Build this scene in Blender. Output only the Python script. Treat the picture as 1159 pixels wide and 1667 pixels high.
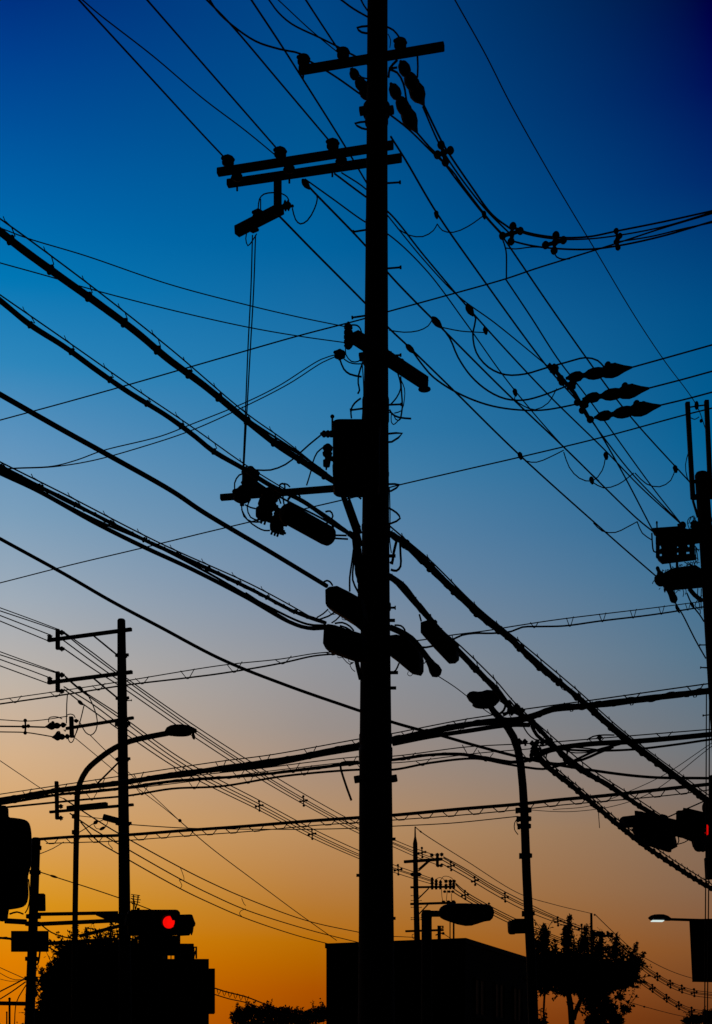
import bpy, bmesh, math, random
from mathutils import Vector, Matrix

# ------------------------------------------------------------------ scene, camera, sky, sun
sc = bpy.context.scene
for o in list(bpy.data.objects):
    bpy.data.objects.remove(o)
COL = sc.collection
random.seed(7)

F, CX, HY, EYE = 2300.0, 579.5, 1760.0, 1.6       # focal length, centre column, horizon row (photo pixels), eye height

cam_data = bpy.data.cameras.new("camera")
cam = bpy.data.objects.new("camera", cam_data)
COL.objects.link(cam)
cam.location = (0, 0, EYE)
cam.rotation_euler = (math.radians(90), 0, 0)
cam_data.sensor_fit = 'VERTICAL'
cam_data.sensor_height = 36.0
cam_data.lens = F / 1667.0 * 36.0
cam_data.shift_y = (HY - 833.5) / 1667.0           # a level view camera with its front raised: verticals stay vertical
cam_data.clip_start, cam_data.clip_end = 0.1, 4000
sc.camera = cam
sc.view_settings.view_transform = 'Standard'
sc.view_settings.look = 'None'
sc.view_settings.exposure = 0
sc.view_settings.gamma = 1


def lin(c):
    return tuple(((v / 255) / 12.92 if v <= 10 else (((v / 255) + .055) / 1.055) ** 2.4) for v in c)


def build_sky():
    w = bpy.data.worlds.new("World")
    sc.world = w
    w.use_nodes = True
    nt = w.node_tree
    nt.nodes.clear()
    N, L = nt.nodes.new, nt.links.new
    out, bg = N('ShaderNodeOutputWorld'), N('ShaderNodeBackground')
    L(bg.outputs[0], out.inputs[0])
    tc, sep = N('ShaderNodeTexCoord'), N('ShaderNodeSeparateXYZ')
    L(tc.outputs['Generated'], sep.inputs[0])

    def ramp(stops, u):
        r = N('ShaderNodeValToRGB')
        r.color_ramp.interpolation = 'LINEAR'
        pts = []
        for py, c in stops:
            t = (HY - py) / F
            pts.append((max(0, t / math.sqrt(1 + t * t + u * u)), lin(c)))
        pts.append((0.95, tuple(.25 * v for v in pts[0][1])))
        pts.sort()
        e = r.color_ramp.elements
        while len(e) < len(pts):
            e.new(0.5)
        for k, (p, c) in enumerate(pts):
            e[k].position = p
        for k, (p, c) in enumerate(pts):
            e[k].color = (*c, 1)
        L(sep.outputs['Z'], r.inputs[0])
        return r

    left = ramp([(-20, (0, 46, 126)), (80, (0, 62, 141)), (200, (0, 80, 154)), (320, (0, 98, 167)), (455, (0, 119, 181)),
                 (590, (45, 134, 187)), (715, (93, 147, 189)), (835, (122, 158, 187)), (970, (158, 171, 184)),
                 (1110, (191, 179, 167)), (1225, (212, 176, 138)), (1390, (220, 159, 76)), (1430, (221, 155, 50)), (1470, (221, 149, 22)),
                 (1565, (223, 127, 0)), (1667, (208, 108, 0)), (1760, (150, 62, 0))], -.243)
    mid = ramp([(-20, (0, 68, 131)), (60, (0, 73, 135)), (205, (0, 83, 142)), (400, (0, 98, 158)), (605, (35, 119, 172)), (700, (52, 124, 171)), (780, (74, 131, 171)),
                (945, (114, 140, 167)), (1080, (146, 148, 154)), (1185, (155, 144, 138)), (1350, (186, 142, 96)), (1485, (182, 118, 42)),
                (1530, (184, 109, 6)), (1564, (179, 99, 0)), (1610, (171, 82, 0)), (1667, (158, 70, 0)), (1760, (110, 44, 0))], -.03)
    right = ramp([(-20, (0, 0, 58)), (40, (0, 2, 70)), (150, (0, 16, 88)), (300, (0, 42, 108)), (505, (0, 77, 133)), (725, (0, 96, 147)), (850, (28, 102, 147)),
                  (935, (54, 109, 146)), (1065, (81, 115, 140)), (1225, (109, 115, 121)), (1350, (132, 108, 90)), (1445, (133, 101, 77)),
                  (1545, (133, 83, 45)), (1655, (103, 54, 22)), (1760, (70, 34, 12))], .225)
    dv = N('ShaderNodeMath'); dv.operation = 'DIVIDE'
    mx = N('ShaderNodeMath'); mx.operation = 'MAXIMUM'; mx.inputs[1].default_value = 0.05
    L(sep.outputs['Y'], mx.inputs[0])
    L(sep.outputs['X'], dv.inputs[0]); L(mx.outputs[0], dv.inputs[1])

    def rng(a, b, lo=0., hi=1., src=None, smooth=False):
        m = N('ShaderNodeMapRange'); m.clamp = True
        if smooth:
            m.interpolation_type = 'SMOOTHSTEP'
        for k, v in zip((1, 2, 3, 4), (a, b, lo, hi)):
            m.inputs[k].default_value = v
        L(src, m.inputs[0])
        return m.outputs[0]

    def mix(f, a, b):
        m = N('ShaderNodeMixRGB')
        L(f, m.inputs[0]); L(a, m.inputs[1]); L(b, m.inputs[2])
        return m.outputs[0]
    c = mix(rng(-.243, -.03, src=dv.outputs[0]), left.outputs[0], mid.outputs[0])
    c = mix(rng(-.03, .252, src=dv.outputs[0]), c, right.outputs[0])
    # the east and the zenith behind the camera are already night-dark
    dim = rng(.25, .76, .012, 1., src=sep.outputs['Y'], smooth=True)
    gnd = rng(-.04, .0, .05, 1., src=sep.outputs['Z'])
    mm = N('ShaderNodeMath'); mm.operation = 'MULTIPLY'
    L(dim, mm.inputs[0]); L(gnd, mm.inputs[1])
    L(c, bg.inputs[0]); L(mm.outputs[0], bg.inputs[1])


build_sky()
sun_data = bpy.data.lights.new("sun", 'SUN')           # the last of the sun, low behind the houses on the left
sun_data.energy, sun_data.angle, sun_data.color = 0.05, math.radians(.5), (1, .55, .25)
sun = bpy.data.objects.new("sun", sun_data)
sun.rotation_euler = (math.radians(89), 0, math.radians(196))
COL.objects.link(sun)

# ------------------------------------------------------------------ materials


def material(name, base, var=.3, rough=.8, scale=6., spec=.1, bump=0., metal=0.):
    m = bpy.data.materials.new(name)
    m.use_nodes = True
    nt = m.node_tree
    N, L = nt.nodes.new, nt.links.new
    b = nt.nodes['Principled BSDF']
    b.inputs['Roughness'].default_value = rough
    b.inputs['Specular IOR Level'].default_value = spec
    b.inputs['Metallic'].default_value = metal
    tc, no, rp = N('ShaderNodeTexCoord'), N('ShaderNodeTexNoise'), N('ShaderNodeValToRGB')
    no.inputs['Scale'].default_value = scale
    no.inputs['Detail'].default_value = 6
    L(tc.outputs['Object'], no.inputs['Vector'])
    rp.color_ramp.elements[0].position, rp.color_ramp.elements[1].position = .3, .7
    rp.color_ramp.elements[0].color = (*[v * (1 - var) for v in base], 1)
    rp.color_ramp.elements[1].color = (*[v * (1 + var) for v in base], 1)
    L(no.outputs['Fac'], rp.inputs[0])
    L(rp.outputs[0], b.inputs['Base Color'])
    if bump:
        bp = N('ShaderNodeBump')
        bp.inputs['Strength'].default_value = bump
        L(no.outputs['Fac'], bp.inputs['Height'])
        L(bp.outputs[0], b.inputs['Normal'])
    return m


def glow(name, col, strength, dots=0.):
    m = bpy.data.materials.new(name)
    m.use_nodes = True
    nt = m.node_tree
    N, L = nt.nodes.new, nt.links.new
    b = nt.nodes['Principled BSDF']
    b.inputs['Base Color'].default_value = (*[v * .02 for v in col], 1)
    b.inputs['Specular IOR Level'].default_value = .05
    b.inputs['Emission Color'].default_value = (*col, 1)
    b.inputs['Emission Strength'].default_value = strength
    if dots:                                             # the little LEDs of a signal lamp
        tc, vo, mr = N('ShaderNodeTexCoord'), N('ShaderNodeTexVoronoi'), N('ShaderNodeMapRange')
        vo.inputs['Scale'].default_value = dots
        vo.inputs['Randomness'].default_value = .15
        L(tc.outputs['Object'], vo.inputs['Vector'])
        for k, v in zip((1, 2, 3, 4), (.2, .8, strength * 1.1, strength * .75)):
            mr.inputs[k].default_value = v
        L(vo.outputs['Distance'], mr.inputs[0])
        L(mr.outputs[0], b.inputs['Emission Strength'])
    return m


M = dict(
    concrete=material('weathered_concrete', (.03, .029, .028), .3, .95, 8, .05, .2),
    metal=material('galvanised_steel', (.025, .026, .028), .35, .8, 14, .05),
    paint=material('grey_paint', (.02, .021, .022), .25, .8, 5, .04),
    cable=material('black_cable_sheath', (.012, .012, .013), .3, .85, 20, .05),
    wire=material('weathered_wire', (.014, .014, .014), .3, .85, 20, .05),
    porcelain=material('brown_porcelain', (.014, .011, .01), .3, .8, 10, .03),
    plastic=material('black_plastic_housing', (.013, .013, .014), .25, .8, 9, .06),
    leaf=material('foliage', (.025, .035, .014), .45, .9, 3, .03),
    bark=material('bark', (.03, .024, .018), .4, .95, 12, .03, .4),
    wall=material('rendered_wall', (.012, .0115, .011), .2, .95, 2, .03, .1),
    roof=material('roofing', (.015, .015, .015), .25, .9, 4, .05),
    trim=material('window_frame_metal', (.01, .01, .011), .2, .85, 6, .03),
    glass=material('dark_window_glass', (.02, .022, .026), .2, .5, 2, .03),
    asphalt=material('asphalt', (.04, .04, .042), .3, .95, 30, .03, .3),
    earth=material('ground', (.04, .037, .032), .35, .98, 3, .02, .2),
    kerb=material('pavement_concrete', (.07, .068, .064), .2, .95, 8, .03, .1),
    line=material('road_marking', (.5, .5, .48), .15, .9, 12, .03),
    red=glow('red_signal_light', (1., .004, .002), 1.02, 42),
    dead=material('unlit_lens', (.015, .015, .016), .2, .4, 6, .15),
    dim_red=glow('red_signal_light_edge', (1., .004, .002), .62, 60),
    white=glow('white_lamp_light', (.85, 1., .95), .8),
)

# ------------------------------------------------------------------ helpers


def P(px, py, D):
    """The point D metres ahead that the photograph shows at (px, py)."""
    return Vector(((px - CX) * D / F, D, EYE + (HY - py) * D / F))


def crop(x0, y0, k):
    return lambda *pts: [(x0 + x * k, y0 + y * k) for x, y in pts]


c1, c2, c3 = crop(330, 0, .43141), crop(330, 400, .34513), crop(330, 740, .37101)
c4, c5, c6 = crop(620, 440, .46506), crop(700, 960, .39603), crop(0, 960, .31061)
c7, c8, d1 = crop(0, 1300, .34513), crop(510, 1300, .34513), crop(860, 1300, .25798)
d2, d3, d4 = crop(1000, 640, .27604), crop(0, 330, .34513), crop(0, 740, .51769)
d5, d6, d7 = crop(700, 300, .39603), crop(480, 0, .24159), crop(340, 210, .25884)
d8 = crop(340, 730, .22433)
e1, e2, e3 = crop(999, 1290, .13805), crop(520, 940, .20708), crop(800, 1140, .17256)
e4, e5, e6 = crop(1040, 840, .10267), crop(60, 1000, .14668), crop(640, 1330, .17256)
e7, e8 = crop(600, 1140, .22433), crop(550, 500, .13805)
UP = Vector((0, 0, 1))


class MB:
    def __init__(s):
        s.v, s.f = [], []

    def add(s, vs, fs):
        b = len(s.v)
        s.v += [Vector(v) for v in vs]
        s.f += [tuple(b + i for i in f) for f in fs]
        return s

    def tube(s, pts, r, n=6, flat=1.):
        m = len(pts)
        rs = r if isinstance(r, (list, tuple)) else [r] * m
        t0 = (pts[1] - pts[0]).normalized()
        nrm = t0.cross(UP if abs(t0.z) < .95 else Vector((1, 0, 0))).normalized()
        vs, fs = [], []
        for i in range(m):
            t = (pts[min(i + 1, m - 1)] - pts[max(i - 1, 0)])
            t = t.normalized() if t.length > 1e-9 else t0
            nrm = (nrm - t * nrm.dot(t)).normalized()
            bi = t.cross(nrm)
            for k in range(n):
                a = 2 * math.pi * k / n
                vs.append(pts[i] + (nrm * math.cos(a) + bi * math.sin(a) * flat) * rs[i])
        for i in range(m - 1):
            for k in range(n):
                a, b = i * n + k, i * n + (k + 1) % n
                fs.append((a, b, b + n, a + n))
        fs.append(tuple(range(n - 1, -1, -1)))
        fs.append(tuple((m - 1) * n + k for k in range(n)))
        s.add(vs, fs)
        return s

    def lathe(s, a, b, prof, n=14):
        """prof: (fraction of a->b, radius)"""
        pts = [a.lerp(b, t) for t, r in prof]
        ax = (b - a).normalized()
        nrm = ax.cross(UP if abs(ax.z) < .95 else Vector((1, 0, 0))).normalized()
        bi = ax.cross(nrm)
        vs, fs = [], []
        for p, (t, r) in zip(pts, prof):
            for k in range(n):
                q = 2 * math.pi * k / n
                vs.append(p + (nrm * math.cos(q) + bi * math.sin(q)) * max(r, 1e-4))
        for i in range(len(pts) - 1):
            for k in range(n):
                x, y = i * n + k, i * n + (k + 1) % n
                fs.append((x, y, y + n, x + n))
        fs.append(tuple(range(n - 1, -1, -1)))
        fs.append(tuple((len(pts) - 1) * n + k for k in range(n)))
        s.add(vs, fs)
        return s

    def beam(s, a, b, w, h, up=UP, ch=0.):
        """A bar from a to b, w wide and h tall, with its long edges taken off by ch."""
        t = (b - a).normalized()
        if abs(t.dot(up)) > .97:
            up = Vector((0, 1, 0))
        x = t.cross(up).normalized()
        y = x.cross(t).normalized()
        w, h = w / 2, h / 2
        if ch:
            o = [(w - ch, h), (w, h - ch), (w, -h + ch), (w - ch, -h), (-w + ch, -h), (-w, -h + ch), (-w, h - ch), (-w + ch, h)]
        else:
            o = [(w, h), (w, -h), (-w, -h), (-w, h)]
        if ch:
            st = [(a, .0), (a + t * ch, 1), (b - t * ch, 1), (b, .0)]
        else:
            st = [(a, 1), (b, 1)]
        n = len(o)
        vs, fs = [], []
        for p, full in st:
            for u, v in o:
                if not full:
                    u, v = u * (1 - ch / w), v * (1 - ch / h)
                vs.append(p + x * u + y * v)
        for i in range(len(st) - 1):
            for k in range(n):
                p, q = i * n + k, i * n + (k + 1) % n
                fs.append((p, q, q + n, p + n))
        fs.append(tuple(range(n - 1, -1, -1)))
        fs.append(tuple((len(st) - 1) * n + k for k in range(n)))
        s.add(vs, fs)
        return s

    def ball(s, c, rx, ry=None, rz=None, n=10, m=7):
        ry, rz = ry or rx, rz or rx
        vs, fs = [c + Vector((0, 0, rz))], []
        for i in range(1, m):
            th = math.pi * i / m
            for k in range(n):
                a = 2 * math.pi * k / n
                vs.append(c + Vector((rx * math.sin(th) * math.cos(a), ry * math.sin(th) * math.sin(a), rz * math.cos(th))))
        vs.append(c - Vector((0, 0, rz)))
        for k in range(n):
            fs.append((0, 1 + k, 1 + (k + 1) % n))
            fs.append((len(vs) - 1, 1 + (m - 2) * n + (k + 1) % n, 1 + (m - 2) * n + k))
        for i in range(m - 2):
            for k in range(n):
                a, b = 1 + i * n + k, 1 + i * n + (k + 1) % n
                fs.append((a, a + n, b + n, b))
        s.add(vs, fs)
        return s

    def slab(s, outline, depth):
        """A solid with a polygon face (points) pushed back by the vector depth."""
        n = len(outline)
        s.add(list(outline) + [p + depth for p in outline],
              [tuple(range(n)), tuple(range(2 * n - 1, n - 1, -1))] + [(k, k + n, (k + 1) % n + n, (k + 1) % n) for k in range(n)])
        return s

    def loft(s, rings):
        n = len(rings[0])
        vs, fs = [], []
        for r in rings:
            vs += r
        for i in range(len(rings) - 1):
            for k in range(n):
                a, b = i * n + k, i * n + (k + 1) % n
                fs.append((a, b, b + n, a + n))
        fs.append(tuple(range(n - 1, -1, -1)))
        fs.append(tuple((len(rings) - 1) * n + k for k in range(n)))
        s.add(vs, fs)
        return s


ROOT = {}


def obj(name, mb, mat, parent=None, smooth=True, loc=None, label=None):
    """One mesh object; as a child it sits in its top-level thing's frame."""
    base = loc if loc is not None else (ROOT[parent.name] if parent else mb.v[0].copy())
    me = bpy.data.meshes.new(name)
    me.from_pydata([v - base for v in mb.v], [], mb.f)
    me.update()
    bm = bmesh.new()
    bm.from_mesh(me)
    bmesh.ops.recalc_face_normals(bm, faces=bm.faces)
    bm.to_mesh(me)
    bm.free()
    if smooth:
        for p in me.polygons:
            p.use_smooth = True
        try:
            me.set_sharp_from_angle(angle=math.radians(40))
        except Exception:
            pass
    me.materials.append(M[mat])
    o = bpy.data.objects.new(name, me)
    COL.objects.link(o)
    if parent:
        o.parent = parent
    else:
        o.location = base
    ROOT[o.name] = base
    if label:
        o['label'] = label
    return o


def tag(o, label, cat, group=None):
    o['label'] = label
    o['category'] = cat
    if group:
        o['group'] = group
    return o


def thing(name, label, cat, loc, group=None):
    o = bpy.data.objects.new(name, None)
    o.empty_display_size = .2
    COL.objects.link(o)
    o.location = loc
    ROOT[o.name] = Vector(loc)
    return tag(o, label, cat, group)


def struct(name, mb, mat):
    o = obj(name, mb, mat, None, False, Vector((0, 0, 0)))
    o['kind'] = 'structure'
    return o


def smooth2(pts, step=9.):
    """A smooth curve through photo points."""
    if len(pts) == 2:
        n = max(2, int(math.dist(*pts) / 40))
        return [(pts[0][0] + (pts[1][0] - pts[0][0]) * i / n, pts[0][1] + (pts[1][1] - pts[0][1]) * i / n) for i in range(n + 1)]
    q = [(2 * pts[0][0] - pts[1][0], 2 * pts[0][1] - pts[1][1])] + list(pts) + [(2 * pts[-1][0] - pts[-2][0], 2 * pts[-1][1] - pts[-2][1])]
    out = []
    for i in range(1, len(q) - 2):
        p0, p1, p2, p3 = q[i - 1:i + 3]
        # centripetal knots keep long and short spans from overshooting
        k = [max(math.dist(a, b), 1e-3) ** .5 for a, b in ((p0, p1), (p1, p2), (p2, p3))]
        n = max(2, int(math.dist(p1, p2) / step))
        t0, t1 = 0, k[0]
        t2 = t1 + k[1]
        t3 = t2 + k[2]
        for j in range(n):
            t = t1 + (t2 - t1) * j / n
            r = []
            for d in (0, 1):
                a1 = (t1 - t) / (t1 - t0) * p0[d] + (t - t0) / (t1 - t0) * p1[d]
                a2 = (t2 - t) / (t2 - t1) * p1[d] + (t - t1) / (t2 - t1) * p2[d]
                a3 = (t3 - t) / (t3 - t2) * p2[d] + (t - t2) / (t3 - t2) * p3[d]
                b1 = (t2 - t) / (t2 - t0) * a1 + (t - t0) / (t2 - t0) * a2
                b2 = (t3 - t) / (t3 - t1) * a2 + (t - t1) / (t3 - t1) * a3
                r.append((t2 - t) / (t2 - t1) * b1 + (t - t1) / (t2 - t1) * b2)
            out.append(tuple(r))
    out.append(tuple(pts[-1]))
    return out


def run_on(pts, amount=420.):
    """Spans cut by the picture's edge go on beyond it."""
    pts = list(pts)
    for end in (0, -1):
        x, y = pts[end]
        if x < 3 or x > 1156 or y < 3:
            a = pts[1] if end == 0 else pts[-2]
            d = math.dist((x, y), a) or 1
            e = (x + (x - a[0]) / d * amount, y + (y - a[1]) / d * amount)
            pts.insert(0, e) if end == 0 else pts.append(e)
    return pts


def depths(pts, D0, D1, A):
    """Depth along a span: given ends, or level with a known end / anchor point (px, py, D)."""
    def level(D, ya, yb):
        return D * (HY - ya) / (HY - yb)
    y0, y1 = pts[0][1], pts[-1][1]
    if A:
        D0 = D0 or level(A[2], A[1], y0)
        D1 = D1 or level(A[2], A[1], y1)
    D0 = D0 or level(D1, y1, y0)
    D1 = D1 or level(D0, y0, y1)
    return D0, D1


def span(pts, D0=None, D1=None, A=None, run=True):
    """3-D points of a wire that hangs in one vertical plane and passes through the photo points."""
    D0, D1 = depths(pts, D0, D1, A)
    base = list(pts)
    if run:
        pts = run_on(pts)
    q = smooth2(pts)
    dx, dy = base[-1][0] - base[0][0], base[-1][1] - base[0][1]
    xs = [p[0] for p in base]
    mono = all((b - a) * dx > 0 for a, b in zip(xs, xs[1:]))
    if mono and abs(dx) > .25 * abs(dy):
        f = [(p[0] - base[0][0]) / dx for p in q]
    else:
        L = [0]
        for a, b in zip(q, q[1:]):
            L.append(L[-1] + math.dist(a, b))
        f = [v / L[-1] for v in L]
    lo, hi = .45 / max(D0, D1), 1.8 / min(D0, D1)
    return [P(x, y, 1 / min(hi, max(lo, (1 - t) / D0 + t / D1))) for (x, y), t in zip(q, f)]


def rad(w, Dm):
    return w * .5 * Dm / F


def wire(name, label, pts, D0=None, D1=None, A=None, w=2.2, cat='wire', group=None, parent=None, mat='wire', n=5, run=True, sleeves=()):
    D0, D1 = depths(pts, D0, D1, A)
    mb = MB().tube(span(pts, D0, D1, run=run), rad(w, (D0 + D1) / 2), n)
    if parent:
        return obj(name, mb, mat, parent)
    if sleeves:
        root = thing(name, label, cat, mb.v[0], group)
        obj('conductor', mb, mat, root)
        for px, py, L, sw, ang in sleeves:                 # covered splices / clamps on the wire
            t = (px - pts[0][0]) / ((pts[-1][0] - pts[0][0]) or 1)
            D = 1 / ((1 - t) / D0 + t / D1)
            a = P(px - L / 2 * math.cos(ang), py - L / 2 * math.sin(ang), D)
            b = P(px + L / 2 * math.cos(ang), py + L / 2 * math.sin(ang), D)
            r = rad(sw, D)
            obj('splice_sleeve', MB().lathe(a, b, [(0, r * .35), (.15, r * .8), (.3, r), (.6, r), (.8, r * .7), (1, r * .3)], 10), 'cable', root)
        return root
    return tag(obj(name, mb, mat), label, cat, group)


def lookup(curve, x):
    for (x0, y0), (x1, y1) in zip(curve, curve[1:]):
        if min(x0, x1) <= x <= max(x0, x1) and x0 != x1:
            return y0 + (y1 - y0) * (x - x0) / (x1 - x0)
    return None


def hung_cable(label, cab, mes, D0=None, D1=None, A=None, wc=8., wm=2., gap=.55, first=.3, style='ring', extra=(), group=None,
               wob=0., spiral=False, xr=None, name='hung_cable', cat='cable'):
    """A cable carried under a steel messenger wire by hangers."""
    D0, D1 = depths(cab, D0, D1, A)
    Dm = (D0 + D1) / 2
    r, rm = rad(wc, Dm), rad(wm, Dm)
    pts = span(cab, D0, D1)
    rnd = random.Random(len(label) * 31 + int(wc * 10))
    root = thing(name, label, cat, pts[0], group)
    rs = [r * (1 + wob * (rnd.random() - .5) * 2) for _ in pts]
    rs = [(a + b + c) / 3 for a, b, c in zip(rs, rs[1:] + rs[-1:], rs[:1] + rs[:-1])]
    obj('cable', MB().tube(pts, rs, 9), 'cable', root)
    for pe, we in extra:
        x0, x1, X = cab[0][0], cab[-1][0], cab[-1][0] - cab[0][0]
        iv = lambda x: 1 / ((1 - (x - x0) / X) / D0 + (x - x0) / X / D1)
        obj('cable', MB().tube(span(pe, iv(pe[0][0]), iv(pe[-1][0])), rad(we, Dm), 7), 'cable', root)
    x0, X = cab[0][0], cab[-1][0] - cab[0][0]
    dep = lambda x: 1 / ((1 - (x - x0) / X) / D0 + (x - x0) / X / D1)
    if mes:
        mp = span(mes, dep(mes[0][0]), dep(mes[-1][0]))
        obj('messenger_wire', MB().tube(mp, rm, 5), 'wire', root)
        cc, mc = smooth2(run_on(cab)), smooth2(run_on(mes))
        lo = max(min(cc[0][0], cc[-1][0]), min(mc[0][0], mc[-1][0]))
        hi = min(max(cc[0][0], cc[-1][0]), max(mc[0][0], mc[-1][0]))
        if xr:
            lo, hi = max(lo, xr[0]), min(hi, xr[1])
        x, acc, last, n = lo, gap - first, None, 0
        while x < hi and n < 60 and gap > 0:
            D = dep(x)
            yc, ym = lookup(cc, x), lookup(mc, x)
            if yc is None or ym is None:
                x += 1
                continue
            p, q = P(x, yc, D), P(x, ym, D)
            if last is not None:
                acc += (p - last).length
            last = p
            if acc >= gap:
                acc, n = 0., n + 1
                h = MB()
                p2 = P(x + 6, lookup(cc, x + 6) or yc, dep(x + 6))
                t = (p2 - p).normalized()
                u = (q - p) if (q - p).length > 1e-3 else UP * .02
                sd = t.cross(UP).normalized()
                j = (rnd.random() - .5)
                if style == 'ring':
                    n0 = t.cross(sd).normalized()
                    ring = [p + (sd * math.cos(a) + n0 * math.sin(a)) * (r * 1.12) for a in [2 * math.pi * k / 12 for k in range(13)]]
                    h.tube(ring, r * .3, 5)
                    top = q - t * .05 + UP * rm
                    mid = p.lerp(q, .55) + t * (.045 + .02 * j)
                    h.tube([top, q + t * .01, mid, p + u.normalized() * r], rm * .75, 5)
                    h.tube([q - t * .055 + UP * .004, q - t * .075 + UP * .03], rm * .7, 4)
                else:                                        # open loop dropping from the messenger to the cable
                    g = u.length
                    w = max(.068, g * .62)
                    h.tube([q - t * w * 1.5 + UP * .008, q - t * w * 1.15 - u * .28, q - t * w * .7 - u * .7, p - t * w * .25 - UP * r * 1.3, p + t * w * .1 - UP * r * 1.3, q + t * w * (.6 + .2 * j) - u * .72, q + t * w * (1.0 + .25 * j) - u * .3, q + t * w * (1.4 + .3 * j) + UP * .012], rm * .8, 5)
                obj('hanger', h, 'metal', root)
            x += 1.0
    if spiral:
        h, L, prev = [], 0., pts[0]
        n0 = (pts[1] - pts[0]).cross(UP).normalized()
        dense = []
        for a, b in zip(pts, pts[1:]):
            k = max(1, int((b - a).length / .03))
            dense += [a.lerp(b, i / k) for i in range(k)]
        for p in dense:
            L += (p - prev).length
            prev = p
            a = L / spiral * 2 * math.pi + 1.3 * math.sin(L * 2.1) + .7 * math.sin(L * 5.3)
            h.append(p + (n0 * math.cos(a) + UP * math.sin(a)) * r * 1.08)
        obj('lashing_wire', MB().tube(h, rm * .6, 4), 'wire', root)
    return root


def pin_insulator(parent, foot, h, r, axis=UP, name='insulator'):
    top = foot + axis * h
    mb = MB().lathe(foot, top, [(0, r * .25), (.16, r * .28), (.2, r * .62), (.3, r * .98), (.42, r), (.5, r * .72), (.56, r * .7), (.62, r * .95),
                                (.74, r * .98), (.82, r * .66), (.9, r * .5), (1, r * .3)], 14)
    side = Vector((1, .25, 0)).normalized()
    c = foot + axis * h * .68
    for sg in (-1, 1):
        mb.ball(c + side * sg * r * .8, r * .36, r * .36, r * .3, 8, 6)      # tie wraps over the conductor groove
    return obj(name, mb, 'porcelain', parent)


def spacer(parent, pts, r, name='spacer'):
    mb = MB()
    c = sum(pts, Vector()) / len(pts)
    for p in pts:
        mb.tube([c, p], r * .5, 6)
        mb.ball(p, r, r, r, 8, 6)
    mb.ball(c, r * .9, r * .9, r * .9, 8, 6)
    return obj(name, mb, 'plastic', parent)

# ------------------------------------------------------------------ ground, road and pavement (below the picture's edge)
g = MB().add([(-900, -60, 0), (900, -60, 0), (900, 1500, 0), (-900, 1500, 0)], [(0, 1, 2, 3)])
struct('ground', g, 'earth')
rd = MB().add([(-60, 16.5, .004), (60, 16.5, .004), (60, 23.5, .004), (-60, 23.5, .004)], [(0, 1, 2, 3)])
struct('road', rd, 'asphalt')
pv = MB().beam(Vector((-60, 13.6, .06)), Vector((60, 13.6, .06)), 5.6, .12)
struct('pavement', pv, 'kerb')
st = MB()
for k in range(14):
    st.add([(-40 + k * 6, 19.93, .008), (-36 + k * 6, 19.93, .008), (-36 + k * 6, 20.07, .008), (-40 + k * 6, 20.07, .008)], [(0, 1, 2, 3)])
struct('road_marking', st, 'line')

# ------------------------------------------------------------------ poles


def ground_row(D):
    return HY + EYE * F / D


def shaft(parent, prof, D, name='shaft', mat='concrete', n=20, cap=True):
    """prof: (px, py, width in px), top to bottom; the last one is carried down to the ground."""
    pts = [P(x, y, D) for x, y, w in prof]
    rs = [rad(w, D) for x, y, w in prof]
    if cap:
        pts.insert(0, pts[0] + UP * rs[0] * .3)
        rs.insert(0, rs[0] * .8)
    return obj(name, MB().tube(pts, rs, n), mat, parent)


def arm(parent, a, b, anchor, Dc, w, name='crossarm', depth=None, mat='metal'):
    """A level crossarm seen from a to b in the photo, Dc metres away where it crosses column `anchor`."""
    t = (anchor - a[0]) / (b[0] - a[0])
    k = Dc * (HY - (a[1] + (b[1] - a[1]) * t))
    Da, Db = k / (HY - a[1]), k / (HY - b[1])
    A, B = P(a[0], a[1], Da), P(b[0], b[1], Db)
    h = w * Dc / F / (1 + .85 * (HY - (a[1] + (b[1] - a[1]) * t)) / F)   # part of what shows is the underside
    o = obj(name, MB().beam(A, B, depth or h, h, ch=h * .07), mat, parent)
    f = lambda px: 1 / ((1 - (px - a[0]) / (b[0] - a[0])) / Da + (px - a[0]) / (b[0] - a[0]) / Db)
    y = lambda px: a[1] + (b[1] - a[1]) * (px - a[0]) / (b[0] - a[0])
    return o, f, y


def step_bolt(parent, p, q, D, w=3.4):
    a, b = P(*p, D), P(*q, D)
    mb = MB().tube([a - (b - a) * .45, b], rad(w, D), 6)
    mb.lathe(b.lerp(a, .1), b + (b - a).normalized() * .008, [(0, rad(w, D)), (.2, rad(w * 1.9, D)), (1, rad(w * 1.9, D))], 8)
    return obj('step_bolt', mb, 'metal', parent)


def rod(parent, pts, D, w, name, mat='metal', n=6, D1=None):
    return obj(name, MB().tube(span(pts, D, D1 or D, run=False), rad(w, D), n), mat, parent)


def brace(parent, p, q, Dp, Dq, w, name='brace'):
    return obj(name, MB().beam(P(*p, Dp), P(*q, Dq), rad(w, Dp) * 2, rad(w, Dp) * 2), 'metal', parent)


def strain(parent, a, b, Da, Db, w, bump=True, name='strain_insulator', prof=None):
    A, B = P(*a, Da), P(*b, Db)
    r = rad(w, (Da + Db) / 2)
    mb = MB().lathe(A, B, prof or [(0, r * .18), (.03, r * .25), (.09, r * .6), (.16, r * .72), (.22, r * .66), (.26, r * .35), (.29, r * .35),
                                   (.35, r * .66), (.42, r * .82), (.5, r * .8), (.56, r * .66), (.6, r * .85), (.7, r), (.78, r * .86), (.88, r * .48), (1, r * .14)], 14)
    if bump:
        c = A.lerp(B, .64)
        mb.ball(c + UP * r * .8, r * .52, r * .5, r * .6, 8, 6)
        mb.ball(A.lerp(B, .74) + UP * r * .55, r * .5, r * .45, r * .5, 8, 6)
    return obj(name, mb, 'porcelain', parent)


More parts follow.
